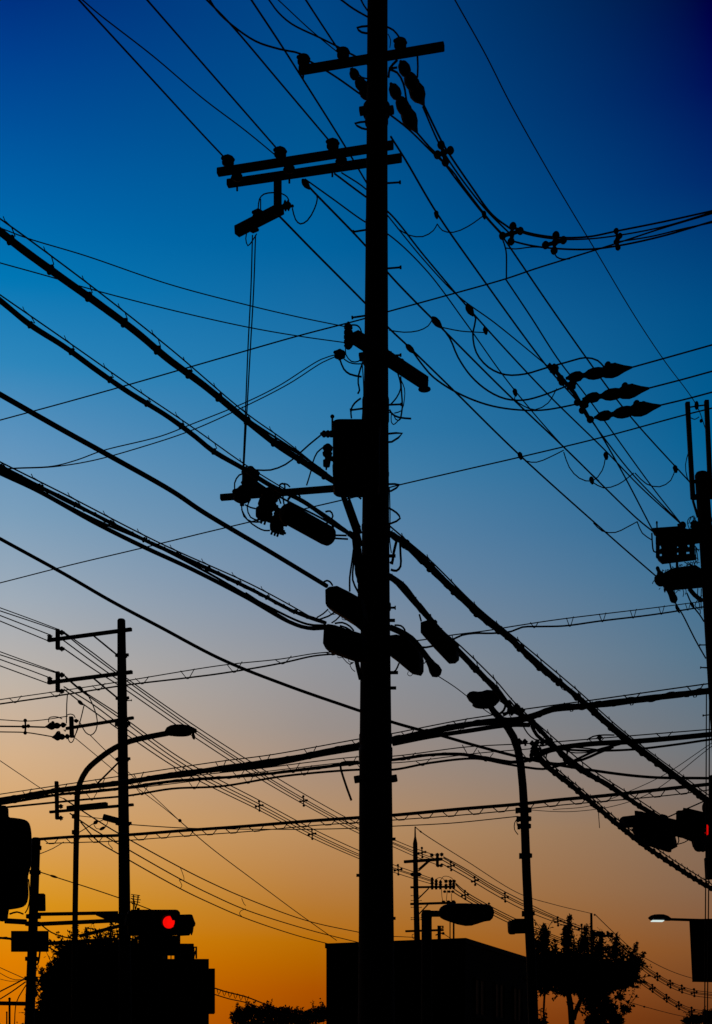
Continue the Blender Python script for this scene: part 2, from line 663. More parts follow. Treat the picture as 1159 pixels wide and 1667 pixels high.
DM = 14.84
pole = thing('utility_pole', 'tall thick concrete utility pole in the centre carrying crossarms and a transformer', 'utility pole',
             P(612.5, ground_row(DM), DM))
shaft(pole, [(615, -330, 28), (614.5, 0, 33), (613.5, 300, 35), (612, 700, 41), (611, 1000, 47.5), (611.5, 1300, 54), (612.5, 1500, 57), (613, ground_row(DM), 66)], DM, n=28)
arm_a, fa, ya = arm(pole, (487, 115), (723, 75.5), 615, DM - .17, 17.5)
arm_b, fb, yb = arm(pole, (354, 280.5), (640, 236), 613, DM - .18, 16.5)
arm_c, fc, yc = arm(pole, (370, 299), (653.6, 257), 613, DM + .19, 16.5)
for a_, f_, y_, xs in ((arm_a, fa, ya, (494, 558.5, 651.5)), (arm_b, fb, yb, (371, 456, 541.5))):
    for x in xs:
        foot = P(x, y_(x) - 6, f_(x))
        pin_insulator(a_, foot, .125, .066)
for x in (386, 471, 556):                                   # the small spools hanging between the two arms
    foot = P(x, yb(x) + 7, fb(x) + .16)
    pin_insulator(arm_c, foot, .075, .06, UP * -1)
for x in (386, 471, 541):
    obj('bolt', MB().tube([P(x, yc(x) + 6, fc(x)), P(x, yc(x) + 14, fc(x))], .012, 6), 'metal', arm_c)
obj('bolt', MB().tube([P(494, 120, fa(494)), P(493, 128, fa(494))], .012, 6), 'metal', arm_a)
# strain strings slung under the top arm
strain(arm_a, (571, 112), (606, 166), 14.75, 15.15, 22)
strain(arm_a, (652, 100), (690, 171), 14.75, 15.5, 27)
strain(arm_a, (636, 136), (679, 216), 14.75, 15.5, 26)
rod(arm_a, d6((690, 405), (640, 460), (632, 520)), 14.7, 4, 'link')
rod(arm_a, d6((632, 462), (690, 455)), 14.7, 3.5, 'link')
# dropped bracket under the lower arm
drop = obj('drop_bracket', MB().beam(P(452, 288, fc(452)), P(452, 349, fc(452)), .085, .075, ch=.005)
           .beam(P(459, 339, fc(452)), P(385, 377, fc(452) + .35), .085, .1, ch=.005), 'metal', pole)
pin_insulator(drop, P(420, 360, fc(452) + .12), .13, .062, Vector((0, 0, 1)))
pin_insulator(drop, P(412, 362, fc(452) + .18), .11, .058, Vector((0, 0, -1)))
pin_insulator(drop, P(459, 335, fc(452)), .1, .055, Vector((1, 0, .05)).normalized())
# the arm that runs along the street line at the transformer's head
arm_d = obj('crossarm', MB().beam(P(577, 548, 14.35), P(692, 623.5, 15.2), .1, .115, ch=.006), 'metal', pole)
obj('end_plate', MB().lathe(P(691, 635, 15.2), P(691, 633, 15.2), [(0, .04), (.3, .068), (1, .068)], 12).tube([P(686, 622, 15.2), P(686, 634, 15.2)], .012)
    .tube([P(690, 621, 15.2), P(697, 618, 15.2)], .014).tube([P(653, 590, 14.9), P(655, 585, 14.9)], .02), 'metal', arm_d)
stack = MB().lathe(P(567, 568, 14.3), P(567, 524, 14.3), [(0, .02), (.06, .036), (.12, .046), (.17, .03), (.22, .046), (.3, .046), (.34, .03), (.4, .047), (.48, .047),
                                                        (.52, .03), (.57, .046), (.65, .046), (.7, .03), (.76, .045), (.86, .042), (.92, .02), (1, .01)], 14)
stack.beam(P(569, 545, 14.3), P(588, 552, 14.4), .05, .05).beam(P(572, 560, 14.3), P(588, 556, 14.4), .03, .03)
obj('insulator', stack, 'porcelain', arm_d)
pin_insulator(arm_d, P(553, 586, 14.3), .105, .058)
# arm under the transformer
arm_e, fe, ye = arm(pole, (359, 810), (600, 791), 611, DM - .2, 12.2)
for pts in (c1((628, 98), (582, 105), (600, 122), (628, 126)), c1((628, 458), (574, 466), (600, 484), (628, 489)),
            c2((865, 888), (941, 885), (892, 925), (865, 925)), c3((808, 130), (864, 132), (826, 160), (808, 160)),
            c3((808, 230), (850, 255), (866, 280), (826, 302), (808, 304))):
    rod(pole, pts, DM, 3.2, 'step_bracket')
for p, q in ((c1((697, 691)), c1((745, 688))), (c1((612, 868)), c1((568, 875))), (c2((873, 107)), c2((934, 102))), (c2((760, 331)), c2((705, 339))),
             (c2((873, 519)), c2((934, 516))), (c3((815, 672)), c3((844, 672))), (e8((595, 1152)), e8((750, 1146))), (e8((300, 1195)), e8((150, 1215)))):
    step_bolt(pole, p[0], q[0], DM, 3 if p[0][1] < 900 else 3.6)
for y, h, w in ((180, 15, 44), (197, 9, 38), (376, 40, 36.5), (580, 24, 42), (668, 40, 44), (772, 6, 44), (858, 8, 46), (988, 10, 50), (1203, 16, 54), (1228, 22, 55), (1268, 9, 58)):
    x = 613 if y < 500 else 611.5
    r = rad(w, DM)
    mb = MB().lathe(P(x, y + h / 2, DM), P(x, y - h / 2, DM), [(0, r * .97), (.05, r), (.95, r), (1, r * .97)], 24)
    if y in (180, 1268, 580):
        for sx in (-1, 1):
            mb.beam(P(x + sx * w * .45, y, DM), P(x + sx * (w * .5 + 6), y - 1.5 * sx, DM), .06, .07, ch=.005)
    obj('band_clamp', mb, 'metal', pole)
rod(pole, [(584, 1240), (556, 1242), (554, 1246), (562, 1275), (572, 1303)], DM - .1, 4, 'bent_rod')
obj('mounting_plate', MB().beam(P(590, 905, DM - .05), P(590, 990, DM - .05), .1, .05), 'metal', pole)
for k, (y, L) in enumerate(((1095, 9), (1120, 6), (1366, 5), (1495, 5), (1425, -5), (905, 5), (1010, 4))):
    obj('bolt', MB().tube([P(612, y, DM), P(612 + (27 + L if L > 0 else -27 + L), y, DM)], .018, 6), 'metal', pole)
rod(pole, [(634, 795), (635, 840), (634.5, 880), (637, 900)], DM, 2, 'ground_wire', 'wire')
rod(pole, [(589, 580), (592, 640), (589, 690)], DM - .2, 2, 'ground_wire', 'wire')

# transformer hung on the pole
tr = thing('transformer', 'black distribution transformer tank clamped to the left of the centre pole', 'transformer', P(579, 798, 14.45))
r = .252


def plan_ring(cx, cy, w, d, cr, z):
    out = []
    for sx, sy, a0 in ((1, 1, 0), (-1, 1, 90), (-1, -1, 180), (1, -1, 270)):
        for k in range(5):
            a = math.radians(a0 + 22.5 * k)
            out.append(Vector((cx + sx * (w / 2 - cr) + cr * math.cos(a), cy + sy * (d / 2 - cr) + cr * math.sin(a), z)))
    return out


tc_ = P(580, 690, 14.32)
z0, z1 = P(0, 789, 14.32).z, P(0, 686, 14.32).z
rg = lambda k, z: plan_ring(tc_.x, 14.48, .49 * k, .34 * k, .07, z)
obj('tank', MB().loft([rg(.9, z0), rg(.97, z0 + .02), rg(.98, z0 + .2), rg(.995, z0 + .205), rg(.995, z0 + .225), rg(.98, z0 + .23), rg(.98, z1 - .03)]), 'paint', tr)
obj('lid', MB().loft([rg(1.01, z1 - .03), rg(1.03, z1 - .02), rg(1.03, z1 + .005), rg(.97, z1 + .022), rg(.7, z1 + .034)]), 'paint', tr)
obj('lifting_lug', MB().beam(P(541, 702, 14.45), P(541, 680, 14.45), .02, .035).ball(P(541, 678, 14.45), .022, .012, .022), 'metal', tr)
obj('bushing', MB().lathe(P(545, 706.5, 14.4), P(521, 706.5, 14.4), [(0, .032), (.3, .034), (.35, .028), (.42, .036), (.52, .036), (.6, .026), (.68, .034), (.8, .034), (.88, .02), (1, .012)], 12), 'porcelain', tr)
obj('bushing', MB().lathe(P(531, 765, 14.35), P(534, 723, 14.35), [(0, .008), (.1, .01), (.14, .035), (.36, .04), (.4, .022), (.5, .025), (.55, .045), (.66, .052), (.7, .03), (.78, .05), (.9, .05), (1, .02)], 12)
    .beam(P(534, 745, 14.35), P(545, 748, 14.4), .03, .04), 'porcelain', tr)
obj('mounting_bracket', MB().beam(P(600, 700, 14.65), P(612, 700, 14.72), .16, .08).beam(P(600, 770, 14.65), P(612, 770, 14.72), .16, .08), 'metal', tr)

# switchgear on the arm below
cut = thing('insulator_cluster', 'dark cluster of spool insulators at the left end of the lower arm', 'insulators', P(394, 822, 14.5), None)
pin_insulator(cut, P(394, 823, 14.5), .2, .09)
pin_insulator(cut, P(408, 790, 14.5), .19, .085)
obj('bracket', MB().beam(P(395, 785, 14.5), P(425, 802, 14.55), .07, .12, ch=.01).tube([P(412, 770, 14.5), P(398, 790, 14.5)], .05, 8).tube([P(415, 792, 14.5), P(438, 806, 14.5)], .05, 8), 'metal', cut)


def cutout(label, top, bot, D, w):
    c = thing('fuse_cutout', label, 'fuse cutout', P(*bot, D), 'fuse cutouts hanging from the lower arm')
    r = rad(w, D)
    A, B = P(*bot, D), P(*top, D)
    obj('body', MB().lathe(A, B, [(0, r * .3), (.06, r * .75), (.2, r * .95), (.3, r), (.36, r * .8), (.42, r * 1.0), (.6, r * 1.02), (.66, r * .85), (.72, r), (.9, r * .9), (1, r * .5)], 14), 'porcelain', c)
    side = (B - A).cross(Vector((0, 1, 0))).normalized() * -1
    for t in (.12, .5):
        p = A.lerp(B, t)
        obj('terminal', MB().lathe(p + side * r * .7, p + side * r * 1.5, [(0, r * .4), (.7, r * .35), (.75, r * .18), (1, r * .12)], 10), 'porcelain', c)
    for k in (-.35, .1, .5):
        obj('lead', MB().tube([A + side * r * k, A + side * r * k - (B - A).normalized() * .03], .012, 6), 'wire', c)
    return c


cutout('stout fuse cutout hanging under the lower arm next to the spool insulators', (444, 796), (425, 847), 14.45, 29)
cutout('smaller fuse cutout hanging against the end of the long cylindrical closure', (460, 830), (447, 867), 14.4, 24)

cl = thing('cable_closure', 'long round-ended cylindrical cable closure slanting below the lower arm', 'cable closure', P(535, 872, 14.3))
obj('body', MB().lathe(P(461, 832, 14.0), P(540, 876, 14.5), [(0, .06), (.02, .078), (.06, .096), (.1, .101), (.88, .101), (.95, .094), (.98, .075), (1, .05)], 20), 'plastic', cl)
for a_, b_ in ((d8((578, 405), (575, 375), (590, 355)), 1), (d8((545, 405), (538, 350), (545, 290)), 1), (d8((522, 400), (505, 350)), 1)):
    rod(cl, a_, 14.2, 3, 'hanger', 'wire')
rod(cl, d8((895, 630), (1000, 632)), 14.45, 3, 'lead', 'cable')
rod(cl, d8((905, 650), (905, 600), (895, 550)), 14.45, 4, 'lead', 'cable')
rod(cl, d8((905, 652), (1010, 658)), 14.45, 3, 'lead', 'cable')
rod(cl, d8((845, 550), (880, 525), (900, 490), (880, 455), (845, 460)), 14.45, 3, 'hanger', 'wire')


def closure(label, outline, D, thick, tails=()):
    """A moulded box: the outline seen in the photo, given a thickness and softened edges."""
    c = thing('splice_box', label, 'splice box', P(*outline[-1], D))
    cx, cy = sum(p[0] for p in outline) / len(outline), sum(p[1] for p in outline) / len(outline)
    ring = lambda k, d: [P(cx + (x - cx) * k, cy + (y - cy) * k, D) + Vector((d * .3, d, 0)) for x, y in outline]
    obj('housing', MB().loft([ring(.9, 0), ring(.97, .012), ring(1, .04), ring(1, thick * .6), ring(.95, thick)]), 'plastic', c, False)
    for pts, ww in tails:
        rod(c, pts, D + .05, ww, 'lead', 'cable')
    return c


closure('upper black splice box on the left face of the centre pole', e2((38, 90), (70, 66), (135, 58), (230, 105), (325, 158), (345, 300), (300, 390), (235, 335), (120, 262), (48, 218), (40, 200)), 14.35, .22, (
    (c3((530, 560), (545, 553), (560, 560), (570, 575)), 3), (e2((70, 262), (100, 292), (135, 285)), 1.2), (e2((175, 300), (180, 330), (215, 335)), 1.2)))
closure('lower black splice box on the left face of the centre pole', e2((28, 375), (60, 358), (120, 368), (200, 395), (330, 435), (345, 635), (230, 618), (120, 580), (38, 550), (20, 515)), 14.35, .22, (
    (e2((85, 570), (80, 585), (150, 600), (190, 640), (240, 685), (270, 665), (240, 680), (255, 720), (280, 740)), 1.4),
    (e2((150, 595), (145, 630), (175, 630)), 1.2), (e2((230, 620), (230, 660), (265, 670)), 1.2),
    (e2((120, 362), (180, 355), (240, 385), (270, 420)), 3), (e2((160, 380), (210, 395), (250, 420)), 3),
    (e2((285, 630), (305, 720), (325, 800)), 8)))
closure('black splice box on the right face of the centre pole', e2((530, 450), (600, 440), (670, 458), (740, 530), (775, 575), (785, 605), (783, 700), (762, 735), (690, 720), (630, 670), (565, 615), (530, 590)), 14.75, .22, (
    (e2((590, 375), (640, 380), (670, 410), (675, 445)), 3), (e2((625, 675), (600, 730), (560, 758)), 3), (e2((785, 645), (825, 675), (840, 650)), 2),
    (e2((700, 740), (692, 760), (712, 775), (732, 760), (725, 742)), 1.2)))
fb4 = closure('long black splice box hanging beneath the cable right of the centre pole', e2((788, 345), (850, 325), (930, 395), (1010, 480), (1075, 560), (1072, 615), (1040, 642), (990, 645), (885, 535), (788, 425)), 15.5, .2)
rod(fb4, e2((800, 345), (785, 290)), 15.5, 3, 'strap', 'cable')
rod(fb4, e2((1030, 480), (1090, 540), (1080, 600)), 15.6, 4, 'strap', 'cable')
tg = thing('cable_end', 'thick cable tail ending in a fat cap beside the right splice box', 'cable', P(712, 1098, 15.3))
obj('cable', MB().tube(span(e2((560, 395), (620, 420), (720, 480), (830, 610), (860, 650)), 14.9, 15.3, run=False), .034, 8), 'cable', tg)
obj('end_cap', MB().lathe(P(696, 1072, 15.25), P(714, 1100, 15.35), [(0, .03), (.15, .04), (.4, .05), (.6, .066), (.85, .066), (1, .03)], 12), 'plastic', tg)

# loose leads at the pole's two sides
LEADS = [
    ('thin lead looping over the head of the stacked insulator beside the centre pole', e8((165, 210), (225, 215), (265, 255), (285, 330)), 14.35, 2.5),
    ('thin lead slung in a curve from the small insulator to the centre pole', e8((70, 610), (130, 650), (200, 668), (285, 668)), 14.4, 2),
    ('curved lead under the stacked insulator left of the centre pole', e8((90, 480), (95, 560), (160, 640), (240, 640), (290, 590)), 14.4, 2),
    ('lead with a bulge hanging from the small insulator to the pole', e8((25, 620), (70, 730), (140, 790), (280, 822)), 14.4, 3),
    ('lead hanging close along the left side of the pole above the transformer', e8((290, 660), (245, 800), (240, 900), (255, 980), (235, 1020)), 14.5, 3),
    ('bowed lead above the transformer lid from the pole to a left step bolt', e8((270, 1075), (200, 1130), (155, 1210), (160, 1310)), 14.5, 3),
    ('outermost hanging lead below the slanted arm right of the pole', e8((745, 860), (785, 960), (785, 1080), (750, 1220), (665, 1250)), 14.9, 1.8),
    ('straight lead hanging below the slanted arm right of the pole', e8((740, 820), (750, 1000), (760, 1180), (740, 1310)), 14.9, 3),
    ('lead curving back to the pole below the slanted arm', e8((705, 780), (730, 860), (740, 960), (690, 1070), (625, 1145)), 14.9, 2.5),
    ('short tail lead sticking out at the foot of the coil right of the pole', e8((610, 1210), (640, 1260), (720, 1300), (865, 1315)), 14.9, 3),
    ('small drooping loop at the foot of the coil right of the pole', e8((630, 1265), (630, 1350), (655, 1385), (700, 1350), (745, 1300)), 14.9, 1.8),
    ('small rounded loop lead beside the drooping loop right of the pole', e8((600, 1240), (650, 1255), (680, 1320), (720, 1335), (745, 1310)), 14.9, 1.8),
    ('lead curling from the transformer bushing down to the lower arm', c2((570, 950), (540, 975), (520, 1020), (510, 1065), (490, 1130)), 14.4, 2.5),
    ('lead swooping from the transformer side bushing left to the lower cable', c2((555, 895), (500, 940), (450, 985), (390, 1032), (320, 1058), (255, 1058)), 14.4, 2.6),
    ('round loop of lead left of the spool insulators', c3((195, 80), (160, 90), (140, 125), (142, 165)), 14.5, 2.5),
    ('lower left lead dangling from the spool insulators to the stout cutout', c3((170, 225), (180, 270), (215, 295), (260, 295)), 14.5, 2.5),
    ('inner lead dangling from the lower arm to the stout cutout', c3((210, 195), (195, 230), (210, 275), (245, 290)), 14.5, 2.5),
    ('long drooping lead from the spool insulators to the smaller cutout', c3((170, 240), (195, 285), (240, 320), (270, 333), (295, 333)), 14.45, 2.5),
    ('short lead from the spool insulator to the top of the stout cutout', c3((185, 220), (210, 232), (235, 238)), 14.5, 2.5),
    ('left one of two bent leads standing above the lower arm', d8((515, 300), (515, 265), (535, 255), (550, 265), (550, 300)), 14.5, 3),
    ('right bent lead curving over the lower arm beside the twin lead', d8((545, 255), (570, 262), (588, 280)), 14.5, 2.5),
    ('small hooked lead right of the twin leads on the lower arm', d8((575, 400), (575, 365), (600, 345), (640, 330), (662, 350), (650, 365)), 14.5, 3),
    ('outer lead hanging beside the cable bundle left of the centre pole', c3((665, 390), (655, 470), (645, 540), (645, 600)), 14.7, 3.4),
    ('middle lead hanging beside the cable bundle left of the centre pole', c3((672, 400), (662, 480), (658, 550), (680, 600), (695, 625)), 14.65, 3.4),
    ('innermost lead curving into the centre pole below the cable bundle', c3((685, 420), (672, 500), (680, 540), (700, 565)), 14.6, 5),
    ('cable loop hanging from the wrapped cable right of the centre pole', c3((865, 375), (868, 440), (868, 490), (850, 510), (825, 505)), 14.9, 4),
    ('inner cable loop hanging right of the centre pole', c3((850, 380), (838, 430), (830, 480), (825, 470)), 14.9, 5),
    ('short lead between the two left splice boxes, nearest the pole', e2((165, 298), (130, 335), (95, 358)), 14.3, 2.4),
    ('lead rising left of the splice boxes from the bundled cables', e2((68, 250), (30, 285), (-20, 315)), 14.2, 2.4),
    ('second lead rising to the upper splice box from the bundled cables', e2((122, 272), (70, 305), (0, 330), (-30, 345)), 14.2, 2.8),
]
for lab, pts, D, w in LEADS:
    wire('jumper_lead', lab, pts, D, D, w=w, cat='lead wire', n=6)
bun = thing('cable_bundle', 'bundle of cables dropping from the lower arm down the left of the pole', 'cables', P(553, 799, 14.6))
for pts, w in ((c3((608, 150), (625, 200), (650, 270), (675, 330), (692, 400)), 8), (c3((630, 160), (655, 230), (680, 300), (695, 345)), 4), (c3((640, 200), (665, 270), (690, 320)), 4),
               (c3((600, 140), (620, 200), (655, 300), (680, 370)), 7), (c3((645, 150), (695, 195)), 3),
               (c3((640, 345), (665, 360), (680, 395), (685, 470), (690, 560)), 10), (c3((660, 360), (668, 440), (675, 500), (700, 540)), 5)):
    rod(bun, pts, 14.62, w, 'cable', 'cable', 8)

# ------------------------------------------------------------------ wires that leave the centre pole
GU = 'overhead wires at the top left of the centre pole'
U = [
    ('wire from the top left edge to the leftmost insulator on the double crossarm', [(125, -4), (240, 121), (330, 219), (364, 255)], fb(366), 3.1),
    ('wire from the top edge to the middle insulator on the double crossarm', [(238, -2), (330, 103.5), (450, 241)], fb(456), 3.1),
    ('thinner bowed wire ending between the two left insulators of the double crossarm', [(131, -3), (160, 22), (250, 92), (330, 160), (400, 213), (456, 259)], fc(456), 2.2),
    ('wire from the top edge to the insulator nearest the pole on the double crossarm', [(335, -2), (375, 39), (455, 133), (536, 229)], fb(541), 3.1),
    ('drooping wire that peels off to the left insulator of the top crossarm', [(340, -3), (352, 16), (372, 36), (416, 67), (455, 80), (490, 88), (497, 96)], fa(494), 3.1),
    ('wire passing behind both crossarms close to the left of the pole', [(408, -2), (455, 69), (490, 124), (561, 237), (600, 303)], 15.4, 3.1),
    ('sagging wire from the top edge to the middle insulator of the top crossarm', [(436, -3), (453, 20), (475, 39), (522, 62), (558, 80)], fa(558), 2.8),
    ('thin straight wire meeting the middle insulator of the top crossarm from the left', [(451, -2), (507, 50), (552, 87)], fa(558), 1.9),
    ('steep wire from the top edge to the middle insulator of the top crossarm', [(496, -3), (524, 40), (553, 84)], fa(558), 3.),
    ('short thick wire reaching the pole top from the left', [(552, -3), (575, 14), (603, 30)], DM, 3.),
    ('shortest wire at the very top edge left of the pole', [(586, -4), (592, 8), (602, 22)], DM, 2.8),
]
for lab, pts, D1, w in U:
    wire('overhead_wire', lab, pts, None, D1, w=w, group=GU)
wire('overhead_wire', 'wire running under the top crossarm from its left insulator to the pole', [(501, 98), (512, 104), (545, 124), (600, 163)], fa(500), 15.1, w=3.)
wire('overhead_wire', 'wire from the middle top insulator passing under the crossarm to the pole', [(563, 84), (585, 95), (602, 108)], fa(560), 14.8, w=3.)
wire('overhead_wire', 'thin wire with a bend under the top crossarm beside the pole', d6((385, 455), (450, 520), (490, 530)), fa(575), 14.8, w=2.4)
wire('overhead_wire', 'short arc wire from the pole over to the right insulator of the top crossarm', [(628, 43), (640, 49), (650, 61), (656, 72)], 14.7, 14.65, w=3)
wire('overhead_wire', 'loop wire from the top crossarm to the outer right strain insulator', d6((825, 375), (828, 450), (825, 520)), 14.7, 15.2, w=3.4)
wire('overhead_wire', 'loop wire bending from the pole to the inner right strain insulator', d6((640, 470), (690, 490), (730, 560), (755, 700)), 14.7, 15.3, w=3.6)
wire('overhead_wire', 'thin stay looping at the right edge of the pole above the top crossarm', d6((628, 230), (645, 270), (640, 320)), DM, DM, w=1.6)
for lab, pts in (('left one of the twin leads dropping from the double crossarm to the lower arm', [(411, 383), (408.5, 470), (404, 560), (400, 660), (394.5, 790)]),
                 ('right one of the twin leads dropping from the double crossarm to the lower arm', [(416, 383), (413, 470), (408, 560), (402.5, 660), (396, 780)])):
    wire('drop_lead', lab, pts, fc(452) + .2, 14.5, w=2.3, cat='lead wire', group='twin leads between the double crossarm and the lower arm')
wire('jumper_lead', 'small loop under the dropped bracket below the double crossarm', d7((240, 645), (232, 690), (245, 735), (275, 700), (300, 660)), fc(400), fc(400) + .2, w=2, cat='lead wire')
wire('jumper_lead', 'arched lead over the dropped bracket from the strain clamp to the round insulator', d7((310, 500), (318, 440), (345, 410), (400, 400), (455, 405), (490, 425), (503, 450)), fc(425), fc(455), w=2.2, cat='lead wire')
wire('jumper_lead', 'short lead from the strain clamp down to the bracket insulator', d7((325, 440), (325, 480), (325, 510)), fc(425), fc(425) + .1, w=2.2, cat='lead wire')
wire('jumper_lead', 'hanging U-shaped lead from the round insulator to the clamp right of it', d7((525, 500), (545, 570), (575, 597), (620, 575), (665, 500), (682, 440), (678, 415)), fc(460), fc(505), w=2.4, cat='lead wire')

# the line to the right-hand pole (it stands farther off, at the picture's edge)
DR = 22.0
GR = 'overhead wires from the centre pole to the right-hand pole'
AR = math.radians
R = [
    ('lowest long wire, from the dropped bracket down to the bank on the right pole', d7((385, 495), (435, 540), (625, 734)) + [(592, 491), (633, 534), (667, 566), (736, 633), (843, 738), (1000, 879), (1068, 938)], fc(440), DR, 2.9,
     [(668, 568, 20, 9, AR(45))]),
    ('long wire from the clamp below the double crossarm to the caged box at right', d7((600, 330), (650, 385), (980, 728)) + [(636, 449), (675, 490), (713, 528), (820, 635), (918, 728), (1038, 845), (1064, 866)], fc(495), DR, 2.9,
     [(711, 525, 24, 11, AR(47)), (498, 300, 20, 10, AR(52))]),
    ('thin wire sharing the double crossarm clamp and running down to the right', d7((605, 315), (780, 440), (980, 583)) + [(634, 383), (694, 440), (760, 528), (829, 624), (918, 728), (975, 783)], fc(500), 19.5, 2.2, ()),
    ('long wire from under the double crossarm with a bulging splice right of the pole', d7((790, 280), (985, 425)) + [(632, 345), (692, 418), (764, 503), (839, 586), (899, 649), (983, 731), (1045, 795), (1112, 856)], fc(545), DR, 2.6,
     [(765, 505, 22, 11, AR(58))]),
    ('wire from beside the double crossarm to the head of the insulator yoke', d7((835, 275), (990, 380)) + [(632, 352), (690, 423), (746, 482), (806, 526), (894, 598)], fc(555), 18.3, 2.2, ()),
    ('long steep wire from beside the upper crossarms past the yoke to the caged box', [(636, 222), (660, 260), (710, 345), (776, 440), (890, 596), (955, 672), (1006, 756), (1064, 866)], 15., DR, 2.8, ()),
    ('steep wire from the rising single wire down to the arm of the right pole', [(823, 454), (865, 517), (908, 584), (955, 645), (1062, 793), (1110, 854)], 17.3, DR, 2.3, ()),
    ('steep wire from the corner spacer straight down to the right pole', [(821, 389), (855, 439), (898, 502), (957, 586), (1000, 645), (1040, 694), (1126, 788)], 16.9, DR, 2.6, ()),
    ('wire from the foot of the insulator yoke down to the right pole', [(961, 682), (985, 715), (1030, 772), (1108, 852)], 18.8, DR, 2.3, ()),
]
for lab, pts, D0, D1, w, sl in R:
    wire('overhead_wire', lab, pts, D0, D1, w=w, group=GR, sleeves=sl)
wire('overhead_wire', 'lone thin wire crossing the dark upper right sky', [(739, -3), (790, 88), (830, 167), (905, 300), (969, 407), (1033, 514), (1080, 585), (1134, 660), (1149, 700)], None, DR, w=1.7)

# the bundle that leaves the strain strings and swings round to the right
sp = [(690, 171, 15.5), (679, 216, 15.5)]
wire('overhead_wire', 'outermost heavy wire from the strain insulators to the corner spacer', [(690, 171), (720, 232), (731, 250), (765, 300), (802, 350), (832, 373)], 15.5, 16.9, w=3.4)
wire('overhead_wire', 'second heavy wire close beside the outermost one below the strain insulators', [(688, 173), (716, 236), (740, 275), (790, 340), (836, 386)], 15.55, 16.95, w=3.)
wire('overhead_wire', 'heavy wire from the inner strain insulator to the corner spacer', [(679, 216), (700, 240), (715, 255), (745, 295), (790, 352), (816, 381)], 15.5, 16.9, w=3.2)
wire('overhead_wire', 'wire from the pole band clamp joining the heavy wires at their first spacer', d6((632, 765), (760, 865), (930, 1030), (1060, 1150)) + [(752, 300), (800, 362), (818, 381)], DM, 16.9, w=3.)
s1 = thing('wire_spacer', 'spacer joining the heavy wires just below the strain insulators', 'spacer', P(722, 248, 15.8), 'four-way spacers on the heavy wires')
spacer(s1, [P(718, 236, 15.8), P(733, 245, 15.8), P(712, 252, 15.8), P(725, 264, 15.8)], .045)
for x, y, lab, d in ((832, 380, 'spacer at the corner where the heavy wires turn to the right', 16.9), (902, 395, 'spacer on the curving wires right of the corner', 16.6)):
    s = thing('wire_spacer', lab, 'spacer', P(x, y, d), 'four-way spacers on the heavy wires')
    q = [(x + 3, y - 12), (x + 15, y - 4), (x - 14, y + 4), (x, y + 13)]
    spacer(s, [P(a, b, d) for a, b in q], .045)
s = thing('wire_spacer', 'upright spacer farthest right on the curving wires', 'spacer', P(1005, 389, 15.9), 'four-way spacers on the heavy wires')
spacer(s, [P(1003, 376, 15.9), P(1009, 384, 15.9), P(1003, 394, 15.9), P(1006, 403, 15.9)], .032)
GB = 'heavy wires curving off to the right edge'
for lab, pts, w in (('top one of the heavy wires curving off to the right edge', [(832, 366), (850, 376), (902, 386), (957, 385.5), (1005, 376), (1080, 361), (1161, 343)], 3.),
                    ('second heavy wire from the top curving off to the right edge', [(834, 370), (850, 379), (902, 389), (957, 389), (1008, 383), (1080, 369), (1161, 345)], 2.4),
                    ('third heavy wire from the top curving off to the right edge', [(836, 393), (860, 399), (896, 404), (957, 406), (1007, 400), (1080, 384), (1161, 360)], 3.),
                    ('steeply rising wire crossing the heavy wires to the right edge', [(1004, 394), (1060, 385), (1110, 373), (1161, 362)], 2.4)):
    wire('overhead_wire', lab, pts, None, None, A=(832, 378, 16.9), w=w, group=GB)
wire('overhead_wire', 'thin wire drooping from the corner spacer to the second spacer', d5((310, 262), (350, 266), (420, 258), (490, 262)), 16.9, 16.6, w=2)
wire('jumper_lead', 'short straight lead from the corner spacer down to the cross-street wire', d5((298, 225), (312, 270), (314, 385)), 16.9, 17.2, w=2.6, cat='lead wire')
wire('jumper_lead', 'little curl of lead from the second spacer to the cross-street wire', d5((510, 275), (520, 298), (545, 308), (575, 306)), 16.6, 16.8, w=2.4, cat='lead wire')

# two single wires that cross the street behind the pole
wire('cross_street_wire', 'single wire crossing the whole view and rising to the upper right edge', [(0, 684), (107, 655), (214, 625), (330, 591.5), (485, 547), (592, 519), (633, 507), (720, 483), (823, 454), (870, 438), (918, 423), (1001, 397), (1080, 371), (1161, 347)],
     None, None, A=(823, 454, 17.3), w=2.3)
wire('cross_street_wire', 'single wire crossing at mid height and touching a step bracket of the pole', [(0, 949), (114, 920), (228, 893), (330, 868), (410, 849), (493, 829), (582, 808), (640, 792), (652, 789), (760, 764), (843, 745), (980, 712), (1113, 676), (1161, 664)],
     None, None, A=(640, 792, 15.1), w=2.1)

# mid-air strain insulators and their jumpers
GS = 'strain insulators hanging in mid-air'
for k, (a, b, lab) in enumerate((((921, 616), (1029, 598), 'uppermost of the three mid-air strain insulator strings'), ((948, 650), (1057, 632), 'middle one of the three mid-air strain insulator strings'),
                                 ((967, 680), (1076, 660), 'lowest of the three mid-air strain insulator strings'))):
    t = thing('strain_insulator', lab, 'insulator', P(*a, 18.6), GS)
    strain(t, a, b, 18.6, 18.3, 23, name='body')
for lab, pts in (('top one of three parallel wires from the mid-air insulators to the right edge', [(1029, 598), (1090, 581), (1161, 561)]), ('middle one of three parallel wires from the mid-air insulators to the right edge', [(1056, 632), (1110, 618), (1161, 604)]),
                 ('bottom one of three parallel wires from the mid-air insulators to the right edge', [(1074, 660), (1120, 649), (1161, 638)])):
    wire('overhead_wire', lab, pts, 18.3, None, w=2.7, group='three parallel wires from the mid-air insulators')
ya_ = thing('insulator_yoke', 'slanting yoke of clamps that holds the three mid-air strain insulators', 'yoke', P(955, 680, 18.7))
